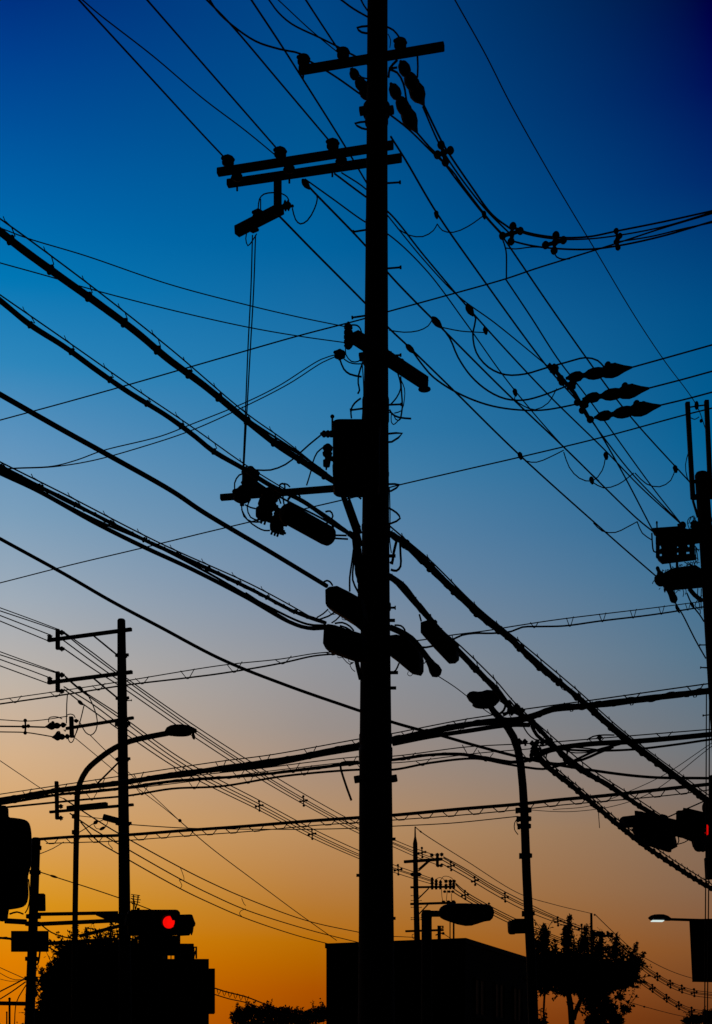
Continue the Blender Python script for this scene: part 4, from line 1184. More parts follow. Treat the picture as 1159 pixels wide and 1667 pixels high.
for d in (.17, .34, .5):
    obj('lens', MB().lathe(P(311, 1505, DL + d), P(312, 1505, DL + d), [(0, .07), (1, .06)], 16), 'dead', bs)
    obj('visor', MB().slab([P(309, 1488.4, DL + d - .05), P(311.5, 1488.6, DL + d - .05), P(314, 1496, DL + d - .05), P(316.5, 1502, DL + d - .05), P(316, 1506, DL + d - .05), P(313.6, 1508, DL + d - .05), P(312.5, 1516, DL + d - .05), P(310.5, 1522, DL + d - .05)], Vector((.01, .1, 0))), 'plastic', bs, False)

# pedestrian signal seen from behind at the very left edge
DP = 13.5
ps = thing('pedestrian_signal', 'big rounded signal head seen from behind, cut by the left edge', 'traffic signal', P(8, 1500, DP))
rc = []
pts_ = []
cxs = [(-30, 1345), (-18, 1333), (35, 1333), (46, 1338), (50.5, 1350), (50.5, 1408), (48.5, 1416), (46, 1426), (46, 1462), (42, 1473), (33, 1478), (-18, 1480), (-30, 1468)]
q = smooth2(cxs + [cxs[0]], 4)[:-1]
ring = lambda s, d: [P(10 + (x - 10) * s, 1406 + (y - 1406) * s, DP + d) for x, y in q]
obj('housing', MB().loft([ring(.93, 0), ring(.98, .012), ring(1, .04), ring(1, .2), ring(.97, .235), ring(.9, .245)]), 'plastic', ps)
obj('mounting_cap', MB().tube([P(5, 1330, DP + .12), P(4, 1320, DP + .12), P(0, 1315, DP + .12), P(-8, 1313, DP + .12)], [.03, .03, .03, .03], 10)
    .lathe(P(6, 1336, DP + .12), P(6, 1312, DP + .12), [(0, .062), (.25, .058), (.3, .047), (.8, .045), (1, .025)], 14), 'metal', ps)
obj('mounting_foot', MB().lathe(P(4, 1476, DP + .12), P(3, 1500, DP + .12), [(0, .07), (.3, .06), (.75, .055), (.9, .04), (1, .015)], 14), 'metal', ps)
obj('mounting_arm', MB().tube([P(-6, 1313, DP + .12), P(-60, 1312, DP + .12)], .03, 8), 'metal', ps)
pp = thing('signal_post', 'post outside the left edge that holds the pedestrian signal', 'post', P(-60, ground_row(DP), DP + .12))
obj('shaft', MB().tube([P(-60, 1290, DP + .12), P(-60, ground_row(DP), DP + .12)], .06, 12), 'paint', pp)

# signals on the right-hand pole, one seen from behind, one almost edge-on with its red lit
DS = 21.2
E1 = lambda x, y, d=DS: P(999 + x * .13805, 1290 + y * .13805, d)
rs1 = thing('traffic_signal', 'dark tilted traffic signal seen from behind near the right edge', 'traffic signal', E1(480, 400))
obj('housing', MB().loft([[E1(245, 215, 20.9), E1(275, 215, 20.9), E1(440, 640, 20.9), E1(265, 590, 20.9)], [E1(560, 285, 21.2), E1(735, 320, 21.3), E1(735, 520, 21.3), E1(560, 660, 21.2)],
                          [E1(600, 320, 21.6), E1(735, 330, 21.6), E1(735, 510, 21.6), E1(600, 600, 21.6)]]), 'plastic', rs1, False)
obj('back_plate', MB().slab([E1(250, 215, 20.85), E1(325, 222, 20.9), E1(545, 295, 21.1), E1(640, 320, 21.15), E1(695, 530, 21.15), E1(710, 615, 21.15), E1(640, 650, 21.15), E1(635, 680, 21.15), E1(600, 682, 21.15), E1(440, 632, 21.0), E1(345, 600, 20.9), E1(260, 520, 20.85)], Vector((.1, .2, 0))), 'plastic', rs1, False)
for (x, y), (x1, y1), w in (((300, 335), (95, 355), .092), ((420, 440), (250, 440), .085), ((480, 530), (340, 530), .08)):
    a, b = E1(x, y, 21.05), E1(x1, y1, 20.95)
    obj('visor', MB().lathe(a, b, [(0, w), (.9, w * .95), (1, w * .8)], 18), 'plastic', rs1)
obj('bracket', MB().beam(E1(640, 370, 21.25), E1(745, 370, 21.25), .1, .1).tube([E1(545, 300), E1(570, 280), E1(600, 290), E1(625, 300)], .035, 8), 'metal', rs1)
rod(rs1, e1((760, 520), (768, 570), (745, 615), (640, 655)), DS, 2, 'lead', 'cable')
rod(rs1, e1((640, 655), (760, 610), (830, 590), (880, 560)), DS, 1.8, 'lead', 'cable')
rs2, _ = signal_head('traffic_signal', 'traffic signal at the right edge whose narrow red light shows almost edge-on', E1(1078, 470, 21.2), Vector((.6, .8, 0)), Vector((.8, -.6, 0)), lit=-1, L=.6, H=.42, T=.2, R=.085, visor=.03, glow_='dim_red')
obj('back_plate', MB().slab([E1(735, 225), E1(760, 212), E1(815, 210), E1(820, 180), E1(890, 190), E1(1040, 225), E1(1075, 240), E1(1090, 650), E1(1000, 690), E1(960, 680), E1(930, 640), E1(915, 580), E1(850, 555), E1(780, 525), E1(735, 520)], Vector((.1, .12, 0))), 'plastic', rs2, False)
obj('visor', MB().lathe(E1(1000, 600, 21.0), E1(1010, 640, 20.8), [(0, .085), (.9, .085), (1, .07)], 16), 'plastic', rs2)
obj('visor', MB().lathe(E1(1085, 420, 21.6), E1(1200, 440, 21.6), [(0, .2), (.9, .2), (1, .16)], 18), 'plastic', rs2)
obj('cap', MB().ball(E1(1110, 180, 21.2), .09, .09, .12).beam(E1(1090, 230, 21.2), E1(1159, 240, 21.2), .2, .2), 'plastic', rs2)
rod(rs2, e1((630, 295), (880, 185), (1050, 110), (1160, 60)), DS, 2.4, 'stay_rod')
obj('mast', MB().tube([E1(1135, 620, 21.2), E1(1135, 760, 21.2)], .055, 10).tube([E1(1180, -200, 21.2), E1(1180, 900, 21.2)], .06, 10), 'paint', rs2)
bx = thing('control_box', 'small dark box on the pole below the right-edge signals', 'control box', P(1154, 1431, 21.))
obj('box', MB().beam(P(1158, 1395, 21.), P(1160, 1431, 21.), .19, .15, ch=.012), 'paint', bx)
obj('latch', MB().beam(P(1150, 1396, 20.9), P(1157, 1396, 20.9), .02, .01), 'metal', bx)

# ------------------------------------------------------------------ street lamps
DA = 33.0
sl = thing('street_lamp', 'tall street lamp with a curved arm reaching right past the left pole', 'street lamp', P(120, ground_row(DA), DA))
obj('post', MB().tube([P(120, ground_row(DA), DA), P(121, 1600, DA), P(122.5, 1450, DA), P(124, 1380, DA)] + span(c6((402, 1310), (407, 1060), (420, 1010), (455, 945), (520, 885), (600, 830), (680, 795), (760, 775), (880, 752)), DA, DA, run=False),
                      [.13, .085, .08, .076] + [.066] * 80, 12) if False else
    MB().tube([P(120, ground_row(DA), DA), P(121, 1600, DA), P(122.5, 1470, DA)] + span([(123.5, 1400), (125, 1330)] + c6((407, 1060), (420, 1010), (455, 945), (520, 885), (600, 830), (680, 795), (760, 775), (880, 752)), DA, DA, run=False), .066, 12), 'paint', sl)


def lamp_head(parent, sections, D, depth, name='lamp_head', mat='paint', n=14):
    """sections: (px, top y, bottom y) along the head; lofted as flattened rounds."""
    rings = []
    top = max(b - t for x, t, b in sections)
    for x, t, b in sections:
        c, h = P(x, (t + b) / 2, D), rad(b - t, D)
        w = depth / 2 * (.35 + .65 * (b - t) / top)
        rings.append([c + Vector((0, math.cos(2 * math.pi * k / n) * w, math.sin(2 * math.pi * k / n) * h)) for k in range(n)])
    return obj(name, MB().loft(rings), mat, parent)


lamp_head(sl, [(269, 1189, 1194), (272, 1184, 1197), (278, 1181, 1198), (285, 1179.5, 1198), (297, 1179.5, 1197.5), (307, 1181, 1196), (314, 1184, 1194), (320, 1187, 1192)], DA, .32)
obj('lens', MB().lathe(P(314, 1193, DA), P(316, 1204, DA), [(0, .03), (.3, .035), (.6, .045), (.85, .03), (1, .01)], 10), 'dead', sl)
obj('lens', MB().ball(P(293, 1196.5, DA), .25, .12, .03), 'dead', sl)
for y in (1355, 1329):
    obj('band_clamp', MB().lathe(P(123, y + 3, DA), P(123, y - 3, DA), [(0, .09), (1, .09)], 12), 'metal', sl)

DB = 26.0
sr = thing('street_lamp', 'leaning street lamp whose bent neck crosses the cable junction right of the pole', 'street lamp', P(874, ground_row(DB), DB))
pp_ = [(874, ground_row(DB), 18), (868.5, 1667, 17), (864.5, 1560, 16), (860, 1480, 15), (857, 1420, 14.4), (853.5, 1320, 13.6), (851, 1280, 13.2), (847.5, 1244, 12.8), (843, 1220, 12.6), (836, 1200, 12.4), (827, 1185, 12), (816, 1171, 11.4), (805, 1160, 10.5), (798, 1150, 9)]
obj('post', MB().tube([P(x, y, DB) for x, y, w in pp_], [rad(w, DB) for x, y, w in pp_], 14), 'paint', sr)
lamp_head(sr, [(760, 1131, 1134), (764, 1127, 1141), (770, 1125.5, 1146), (778, 1126.5, 1150), (784, 1126, 1152), (792, 1123.5, 1153.5), (800, 1124, 1152.5), (807, 1127, 1148), (812, 1132, 1143), (814, 1136, 1139)], DB, .4)
obj('lens', MB().ball(P(786, 1148, DB), .2, .15, .06), 'dead', sr)
for y, w in ((1319, 24), (1333, 22), (1345, 20), (1393, 19), (1487, 19)):
    x = lookup([(a, 0) for a in ()], 0) or (853.5 + (y - 1320) * .046)
    obj('band_clamp', MB().lathe(P(x, y + 3, DB), P(x, y - 3, DB), [(0, rad(w, DB)), (1, rad(w, DB))], 14).beam(P(x - w * .5, y - 4, DB), P(x - w * .5, y + 5, DB), .05, .05), 'metal', sr)
rod(sr, e7((1085, 850), (1060, 890), (1060, 940), (1085, 975)), DB, 1.6, 'lead', 'wire', 5)
rod(sr, e7((1075, 860), (1080, 910), (1095, 925)), DB, 1.6, 'lead', 'wire', 5)
cm = thing('camera_housing', 'boxy housing bolted to the left side of the right lamp post', 'camera housing', P(845, 1521, DB))
obj('body', MB().beam(P(829, 1509.5, DB - .1), P(858, 1508.5, DB), .2, .235, ch=.02), 'plastic', cm)
obj('hood', MB().beam(P(836, 1497.5, DB - .06), P(856, 1497.5, DB - .02), .24, .02).lathe(P(834, 1521, DB), P(834, 1508, DB), [(0, .05), (.5, .075), (1, .07)], 10), 'plastic', cm)

DC = 20.0
sm = thing('street_lamp', 'low lamp with a stubby post and a fat oval head by the house', 'street lamp', P(694, ground_row(DC), DC))
obj('post', MB().lathe(P(695, ground_row(DC), DC), P(694.5, 1482, DC), [(0, .09), (.97, .073), (.985, .08), (1, .06)], 18), 'paint', sm)
obj('arm', MB().tube([P(694, 1487.5, DC), P(705, 1487.5, DC), P(720, 1487.5, DC)], .045, 12), 'paint', sm)
lamp_head(sm, [(715, 1480, 1490), (717, 1477, 1494), (722, 1473.5, 1497), (730, 1471.5, 1500), (745, 1470.5, 1505), (758, 1470.5, 1507.5), (768, 1471, 1507), (780, 1471.5, 1503), (790, 1472, 1500), (798, 1473.5, 1499), (802, 1478, 1495), (803.5, 1483, 1490)], DC, .36)
obj('lens', MB().ball(P(760, 1500, DC), .2, .13, .055), 'dead', sm)
obj('latch', MB().beam(P(795, 1472, DC), P(797, 1470, DC), .03, .03), 'metal', sm)

DW = 24.0
wl = thing('street_lamp', 'slim lit street lamp pointing left over the blank banner at lower right', 'street lamp', P(1180, ground_row(DW), DW))
lamp_head(wl, [(1056, 1493, 1495), (1059, 1490.5, 1498), (1065, 1488.7, 1499), (1072, 1488.3, 1499), (1080, 1488.5, 1498.5), (1086, 1490.5, 1499), (1091, 1494, 1499)], DW, .26)
obj('lens', MB().beam(P(1061, 1499.2, DW), P(1079.5, 1499.4, DW), .17, .014), 'white', wl)
obj('arm', MB().tube([P(1088, 1496.5, DW), P(1120, 1497.5, DW), P(1181, 1499, DW)], .024, 10), 'paint', wl)
obj('post', MB().lathe(P(1181, ground_row(DW), DW), P(1181, 1488, DW), [(0, .1), (1, .06)], 14), 'paint', wl)
bn = thing('banner', 'dark blank hanging banner below the lit lamp at the right edge', 'banner', P(1148, 1597, DW - .1))
obj('cloth', MB().slab([P(1122.6, 1498, DW - .1), P(1176, 1496, DW - .1), P(1176, 1598, DW - .1), P(1150, 1596, DW - .1), P(1127.5, 1597, DW - .1)], Vector((0, .03, 0))), 'plastic', bn, False)
obj('rail', MB().tube([P(1122, 1498, DW - .08), P(1181, 1497, DW - .08)], .02, 8), 'metal', bn)
obj('rail', MB().tube([P(1127, 1597, DW - .08), P(1181, 1598, DW - .08)], .016, 8), 'metal', bn)

# ------------------------------------------------------------------ the left-hand pole and its lines
DQ = 34.0
lq = thing('utility_pole', 'slim utility pole at left with three stacked side crossarms', 'utility pole', P(205, ground_row(DQ), DQ))
shaft(lq, [(197.5, 1010, 13), (198.5, 1100, 15), (200, 1230, 16.4), (202, 1400, 18.2), (203, 1530, 19.5), (205, ground_row(DQ), 24)], DQ, n=18)
ARMS = (((78, 1042.5), (214, 1024.5), 7), ((78, 1111.5), (215, 1094), 6.8), ((108, 1186), (217, 1168.5), 5.6), ((81, 1322), (217, 1310), 5))
for a, b, w in ARMS[:2]:
    o, f, y = arm(lq, a, b, 199, DQ - .2, w)
    obj('insulator_post', MB().beam(P(94, y(94) - 16, f(94)), P(94, y(94) + 17, f(94)), .1, .1, ch=.01), 'metal', o)
    pin_insulator(o, P(81, y(81) - 1, f(81)), .13, .06)
    pin_insulator(o, P(100.5, y(94) - 6, f(94)), .13, .065)
    pin_insulator(o, P(100.5, y(94) + 20, f(94)), .12, .065, UP)
    obj('link', MB().beam(P(94, y(94) - 11, f(94)), P(101, y(94) - 11, f(94)), .03, .03).beam(P(94, y(94) + 14, f(94)), P(101, y(94) + 14, f(94)), .03, .03), 'metal', o)
    brace(lq, (153, y(153) + 3), (193, y(193) + 41), f(153), DQ - .1, 2.6)
o3, f3, y3 = arm(lq, *ARMS[2][:2], 199, DQ - .2, ARMS[2][2])
obj('insulator_post', MB().beam(P(116, y3(116) - 18, f3(116)), P(117, y3(116) + 16, f3(116)), .1, .1, ch=.01), 'metal', o3)
o4, f4, y4 = arm(lq, *ARMS[3][:2], 201, DQ - .2, ARMS[3][2])
obj('insulator_post', MB().beam(P(92, 1272, f4(92)), P(93, 1334, f4(92)), .09, .09, ch=.01), 'metal', o4)
pin_insulator(o4, P(99, 1317, f4(99)), .12, .055)
pin_insulator(o4, P(99, 1336, f4(99)), .12, .055)
obj('junction_plate', MB().beam(P(110, 1316.5, f4(110)), P(174, 1310, f4(174)), .12, .12, ch=.01), 'paint', lq)
obj('junction_plate', MB().beam(P(168, 1330, DQ - .2), P(194, 1337, DQ - .2), .15, .14, ch=.015), 'paint', lq)
brace(lq, (159, 1275), (194, 1240), f4(159), DQ, 2.2)
for y, w in ((1067, 22), (1137, 22), (1178, 25), (1180, 25), (1236, 24), (1341, 26)):
    x = 198 + (y - 1010) * .0095
    obj('band_clamp', MB().lathe(P(x, y + 2.5, DQ), P(x, y - 2.5, DQ), [(0, rad(w * .8, DQ)), (1, rad(w * .8, DQ))], 14).beam(P(x - w / 2, y, DQ), P(x + w / 2, y - 1, DQ), .06, .06), 'metal', lq)
step_bolt(lq, (204, 1141), (214, 1140), DQ, 1.6)
step_bolt(lq, (206, 1296), (217, 1295), DQ, 1.6)
for a, b in ((e5((330, 1225))[0], e5((90, 1250))[0]), (e5((370, 1355))[0], e5((165, 1365))[0])):
    strain(lq, a, b, f3(112), f3(112) - .1, 12)
pin_insulator(o3, P(124, 1177, f3(124)), .1, .055)
for pts in (e5((130, 1200), (135, 1150), (175, 1138), (230, 1140), (280, 1160)), e5((330, 1120), (370, 1108), (410, 1120), (425, 1150)), e5((205, 1340), (225, 1305), (250, 1300), (262, 1330)),
            e5((345, 1370), (360, 1410), (378, 1425), (400, 1410), (430, 1330), (460, 1240)), e5((300, 1280), (315, 1300), (325, 1270))):
    rod(lq, pts, f3(112), 1.7, 'lead', 'wire', 5)
GJ = 'jumper loops on the left pole'
for lab, pts in (('straight jumper dropping from the middle crossarm to the third one at the left pole', e5((340, 880), (332, 1000), (330, 1120), (328, 1210))),
                 ('large jumper loop hanging right of the third crossarm end at the left pole', e5((545, 860), (600, 960), (645, 1070), (670, 1180), (655, 1290), (600, 1342), (540, 1310), (500, 1240), (470, 1190))),
                 ('slim jumper from the splice down to the third crossarm at the left pole', e5((525, 1005), (505, 1090), (480, 1190), (440, 1310), (410, 1370)))):
    wire('jumper_wire', lab, pts, f3(118), f3(118), w=1.9, cat='jumper wire', group=GJ)
s = thing('wire_spacer', 'spacer on the three left wires of the third crossarm', 'spacer', P(41, 1183, 33.), 'spacers on the bundled lines')
spacer(s, [P(41, 1173, 33), P(38, 1183, 33), P(46, 1182, 33), P(41, 1193, 33)], .045)
for lab, pts, w in (('top wire from the left edge to the third crossarm of the left pole', [(-2, 1171.5), (42, 1174), (70, 1172), (110, 1166)], 1.6), ('middle wire from the left edge to the third crossarm of the left pole', [(-2, 1182.5), (42, 1183), (74, 1184)], 2.8),
                    ('bottom wire from the left edge to the third crossarm of the left pole', [(-2, 1191.5), (42, 1192.5), (60, 1195), (86, 1199.5)], 2)):
    wire('overhead_wire', lab, pts, None, f3(110), w=w, group='three wires at the third crossarm of the left pole')

# two sets of four lines: left edge > left pole > far pole > farther away
DF = 60.0
ORD = ('first', 'second', 'third', 'fourth')
for si, (gname, yoff, xin, span2, far) in enumerate((
        ('upper', 0, [[(0, 989.5), (48, 1007), (96, 1025)], [(0, 994.5), (48, 1010.5), (96, 1027)], [(0, 1002), (40, 1017.5), (80, 1033)], [(0, 1011), (40, 1027.5), (80, 1044)]],
         [[(104, 1029), (150, 1062), (192, 1094), (300, 1170), (400, 1235), (494, 1292), (585, 1342), (641, 1367), (675, 1381), (714, 1394)],
          [(103, 1030), (150, 1067), (192, 1098), (300, 1176), (400, 1243), (494, 1300), (585, 1349), (641, 1372), (675, 1386), (706, 1397)],
          [(100, 1040), (150, 1077), (200, 1112), (300, 1181), (400, 1247), (494, 1304), (585, 1352), (641, 1374), (675, 1389), (703, 1399)],
          [(104, 1056), (150, 1088), (200, 1120), (300, 1189), (400, 1254), (494, 1309), (585, 1357), (641, 1379), (675, 1394), (712, 1408)]],
         [[(722, 1395), (757, 1414), (800, 1440), (846, 1464), (900, 1490), (945, 1508), (985, 1519)], [(722, 1397), (757, 1417), (800, 1444), (846, 1469), (900, 1493), (945, 1511), (985, 1521)],
          [(720, 1400), (757, 1421), (800, 1447), (846, 1472), (900, 1495), (945, 1512), (985, 1523)], [(719, 1406), (757, 1427), (800, 1453), (846, 1478), (900, 1500), (945, 1516), (985, 1526)]]),
        ('lower', 1, [[(0, 1061), (48, 1078.5), (96, 1095.5)], [(0, 1066), (48, 1081.5), (96, 1097)], [(0, 1073.5), (40, 1088), (80, 1103)], [(0, 1084), (41, 1099), (82, 1114)]],
         [[(104, 1099), (131, 1122), (155, 1138), (192, 1162), (300, 1238), (422, 1303), (508, 1349), (585, 1385), (641, 1408), (672, 1419), (702, 1430)],
          [(106, 1102), (131, 1124), (155, 1141), (192, 1167), (300, 1245), (422, 1309), (508, 1355), (585, 1391), (641, 1413), (672, 1423), (702, 1433)],
          [(104, 1118), (150, 1146), (200, 1183), (300, 1251), (422, 1314), (508, 1359), (585, 1394), (641, 1415), (672, 1425), (702, 1435)],
          [(104, 1122), (131, 1143), (155, 1160), (200, 1192), (300, 1258), (422, 1319), (508, 1364), (585, 1398), (641, 1420), (672, 1430), (702, 1439)]],
         [[(742, 1438), (757, 1451), (785, 1468), (815, 1484), (846, 1499), (900, 1522), (950, 1540), (985, 1547)], [(742, 1440), (757, 1455), (785, 1472), (815, 1488), (846, 1503), (900, 1525), (950, 1543), (985, 1550)],
          [(740, 1448), (757, 1459), (785, 1475), (815, 1491), (846, 1506), (900, 1528), (950, 1545), (985, 1552)], [(739, 1453), (757, 1464), (785, 1480), (815, 1496), (846, 1510), (900, 1531), (950, 1548), (985, 1555)]]))):
    for k in range(4):
        w = 1.9 if k else 1.7
        wire('power_line', f'{ORD[k]} from the top of the {gname} four wires left of the left pole', xin[k], None, DQ, w=w, group=f'{gname} four wires left of the left pole')
        sl = ()
        if si and k in (0, 3):
            sl = ((131, 1121 if k == 0 else 1144, 11, 6, AR(40)),)
        wire('power_line', f'{ORD[k]} from the top of the {gname} four wires between left and far poles', span2[k], DQ, DF, w=1.6, group=f'{gname} four wires between the left pole and the far pole', sleeves=sl)
        wire('power_line', f'{ORD[k]} from the top of the {gname} four wires right of the far pole', far[k], DF, 92., w=1.4, group=f'{gname} four wires right of the far pole')
SPC = []


def cross_spacer(x, y, D, r_px, label):
    s = thing('wire_spacer', label, 'spacer', P(x, y, D), 'spacers on the bundled lines')
    spacer(s, [P(x - .3, y - r_px, D), P(x + r_px * .72, y - 1, D), P(x - r_px * .72, y + 1, D), P(x + .5, y + r_px, D)], rad(4.2, D))


dd = lambda x, x0, x1, a, b: 1 / ((1 - (x - x0) / (x1 - x0)) / a + (x - x0) / (x1 - x0) / b)
for x, y, lab in ((494, 1304, 'spacer on the upper four lines left of the centre pole'), (422, 1312, 'left spacer on the lower four lines before the centre pole'), (508, 1358, 'right spacer on the lower four lines just before the centre pole'),
                  (648, 1416, 'spacer on the lower four lines between the centre pole and the far pole'), (687, 1388, 'spacer on the upper four lines right at the far pole')):
    cross_spacer(x, y, dd(x, 104, 710, DQ, DF), 7.5, lab)
for x, y, lab in ((734, 1410, 'first spacer on the upper four lines right of the far pole'), (773, 1434, 'second spacer on the upper four lines right of the far pole'), (822, 1461, 'third spacer on the upper four lines just left of the lamp post'), (757, 1457, 'spacer on the lower four lines right of the far pole'),
                  (908, 1500, 'spacer on the upper four lines right of the lamp post above the tree'), (947, 1512, 'spacer on the upper four lines next to the farthest pole')):
    cross_spacer(x, y, dd(x, 715, 985, DF, 92), 6.5, lab)
# the last spans, sagging behind the round tree to the right edge
for si, (gname, base) in enumerate((('upper', [(990, 1521), (1010, 1538), (1048, 1575), (1070, 1590), (1091, 1602), (1110, 1610), (1130, 1616), (1161, 1620)]), ('lower', [(990, 1549), (1010, 1567), (1042, 1595), (1062, 1609), (1085, 1625), (1105, 1637), (1126, 1646), (1161, 1652)]))):
    for k, dy in enumerate((-4, -1, 1, 5)):
        wire('power_line', f'{ORD[k]} from the top of the {gname} four sagging wires at the lower right', [(x, y + dy) for x, y in base], 92., 135., w=1.2, group=f'{gname} four wires at the lower right edge')
    for k, (x, y) in enumerate(base[3:7] if si == 0 else base[3:7]):
        cross_spacer(x, y, dd(x, 990, 1159, 92, 135), 5.5, f'{ORD[k]} spacer from the left on the {gname} four sagging wires at the lower right')

fp = thing('utility_pole', 'distant pole with a spike top standing behind the flat-topped house', 'utility pole', P(679, ground_row(DF), DF))
shaft(fp, [(675.7, 1346, 2), (675.8, 1362, 3), (675.8, 1373, 7.5), (677, 1450, 8.6), (679, 1530, 10), (681, ground_row(DF), 12)], DF, n=14)
o, f, y = arm(fp, (658, 1403), (720, 1398.5), 677, DF - .2, 5.2)
for x, dy in ((703, -4), (712, -4), (719, -4)):
    pin_insulator(o, P(x, y(x) + dy, f(x)), .17, .08)
obj('insulator_post', MB().beam(P(712, 1390, f(712)), P(712, 1410, f(712)), .12, .12), 'metal', o)
for x in (713, 718):
    pin_insulator(o, P(x, 1406, f(x)), .15, .08, UP * -1)
brace(fp, (699, 1402), (681, 1418), DF - .2, DF, 1.8)
brace(fp, (696, 1402), (681, 1415), DF - .2, DF, 1.6)
o, f, y = arm(fp, (668, 1444.5), (741, 1443.5), 677, DF - .2, 3.6)
for x, up_ in ((703.5, 16), (710, 13), (717, 11), (726, 5), (733, 12), (738.5, 7)):
    obj('insulator_post', MB().lathe(P(x, y(x) + 4, f(x)), P(x, y(x) - up_, f(x)), [(0, .05), (.3, .07), (.35, .05), (.55, .085), (.6, .05), (.8, .08), (1, .03)], 10), 'porcelain', o)
for x in (726, 733, 739):
    pin_insulator(o, P(x, 1438, f(x)), .16, .08)
    pin_insulator(o, P(x - 2, 1449, f(x)), .12, .07, UP * -1)
brace(fp, (698, 1446), (681, 1463), DF - .2, DF, 1.6)
o, f, y = arm(fp, (668, 1471.7), (742, 1469.5), 677, DF - .2, 4)
for x in (722, 730, 738):
    pin_insulator(o, P(x, y(x) - 1, f(x)), .08, .07)
brace(fp, (697, 1472), (682, 1488), DF - .2, DF, 1.6)
o, f, y = arm(fp, (660, 1516), (722, 1514), 678, DF - .2, 3.6)
for pts in (e6((455, 680), (460, 750), (468, 795)), e6((512, 690), (505, 750), (502, 795)), e6((550, 720), (552, 795)), e6((445, 600), (470, 565), (500, 558), (550, 575), (585, 620)), e6((400, 590), (440, 570), (480, 590), (500, 630)),
            e6((195, 1105), (180, 1110), (183, 1140), (200, 1150))):
    rod(fp, pts, DF - .2, 1, 'lead', 'wire', 5)
for yy in (1458, 1466, 1477, 1494, 1497):
    step_bolt(fp, (676, yy), (669, yy), DF, 1)
    step_bolt(fp, (680, yy + 1), (686, yy), DF, 1)
obj('band_clamp', MB().lathe(P(677, 1426, DF), P(677, 1421, DF), [(0, .2), (.5, .26), (1, .2)], 12), 'metal', fp)
wire('guy_wire', 'thin wire from the spike top of the distant pole down to the farthest pole', [(676, 1346), (685, 1354), (760, 1402), (846, 1455), (900, 1472), (962, 1487)], DF, 92., w=1.2, sleeves=((685, 1354, 6, 2.6, AR(38)),))
ff = thing('utility_pole', 'farthest small pole rising behind the round tree', 'utility pole', P(964, ground_row(92.), 92.))
shaft(ff, [(962.5, 1487, 3.8), (963, 1530, 4.4), (964, ground_row(92.), 6)], 92., n=10)
o, f, y = arm(ff, (963, 1522), (997, 1524), 963, 92., 4)
for x in (972, 981, 990, 996):
    pin_insulator(o, P(x, y(x) - 1, f(x)), .2, .12)
pin_insulator(ff, P(968, 1491, 92), .12, .07)
wire('guy_wire', 'thin wire running from the farthest pole down behind the tree to the right edge', [(968, 1488), (1000, 1519), (1034, 1549), (1056, 1563), (1090, 1580), (1125, 1592), (1161, 1599)], 92., 135., w=1.1)
wire('service_wire', 'lowest thin wire with two beads at the lower right behind the tree', [(1005, 1624), (1020, 1630), (1050, 1639), (1100, 1652), (1161, 1664)], 80., 110., w=1., sleeves=((1020, 1630, 4, 3, AR(18)), (1049, 1639, 4, 3, AR(18))))

# lines low on the left
for k, (lab, pts) in enumerate((('upper one of three low lines from the left pole down toward the grey house', c7((300, 0), (430, 85), (560, 165), (850, 325), (1000, 400), (1159, 470)) + [(500, 1499), (590, 1519)]),
                                ('middle one of three low lines from the left pole down toward the grey house', c7((330, 70), (440, 145), (560, 215), (860, 385), (1000, 455), (1159, 525)) + [(500, 1513), (590, 1536)]),
                                ('lowest one of three low lines from the left pole down toward the grey house', c7((380, 110), (460, 200), (560, 262), (850, 425), (1000, 497), (1159, 565)) + [(480, 1522), (536, 1537)]))):
    wire('power_line', lab, pts, DQ, 56., w=1.8, group='three low lines right of the left pole')
wire('service_wire', 'thin line entering low at the left edge and passing behind the left lamp', [(-2, 1237), (35, 1262), (73, 1287), (103, 1300)], 31., DQ, w=1.3)
for lab, pts in (('left one of two thin stays joining at a bead right of the left pole', c6((395, 778), (500, 865), (620, 965), (700, 1025), (860, 1145), (940, 1210))), ('right one of two thin stays joining at a bead right of the left pole', c6((470, 760), (540, 830), (620, 905), (760, 1040), (860, 1135), (940, 1210)))):
    wire('guy_wire', lab, pts, f3(120), 40., w=1.3, group='two thin stays right of the left pole')
wire('guy_wire', 'single thin line from the bead down toward the grey house', [(292, 1336), (342, 1379), (420, 1438), (490, 1490), (548, 1531)], 40., 52., w=1.4, sleeves=((293, 1336, 6, 5.5, AR(40)),))
wire('service_wire', 'thin wire with a bead from the left signal pole down to the signal', [(66, 1420), (100, 1431), (150, 1447), (200, 1464), (248, 1482)], DL, 28., w=1.8, sleeves=((88, 1427, 14, 4, AR(17)),))
for lab, pts in (('wavy tie between the upper two low lines', c7((850, 325), (862, 355), (868, 385), (845, 383))), ('wavy tie between the lower two low lines', c7((845, 385), (858, 410), (848, 428))),
                 ('short tie at the right end of the three low lines', c7((1140, 470), (1150, 495), (1159, 505))), ('curved tie at the right end of the lower low lines', c7((1159, 520), (1135, 530), (1130, 545), (1140, 555)))):
    wire('tie_wire', lab, pts, 43., 43., w=1.1, cat='tie wire')
wire('service_wire', 'crooked lead under the box on the left pole', c7((515, 195), (512, 215), (530, 235), (525, 245)), 33.5, 33.5, w=1.3)
wire('service_wire', 'thin wire from the left pole to the lamp post at the junction plates', c7((375, 82), (430, 88), (480, 95), (560, 100)), 33.5, 33.7, w=1.3)
wire('service_wire', 'wire with two clamps from the junction plate to the left lamp post', c7((372, 160), (410, 137), (452, 112), (480, 104), (500, 84)), 33.4, 33.7, w=1.5, sleeves=((156, 1338.6, 8, 6, AR(-30)),))
wire('service_wire', 'curling wire with a clamp under the slanted plate on the left pole', c7((440, 116), (455, 142), (485, 140), (505, 120), (512, 85)), 33.4, 33.7, w=1.3, sleeves=((167, 1348.4, 11, 5, AR(-28)),))
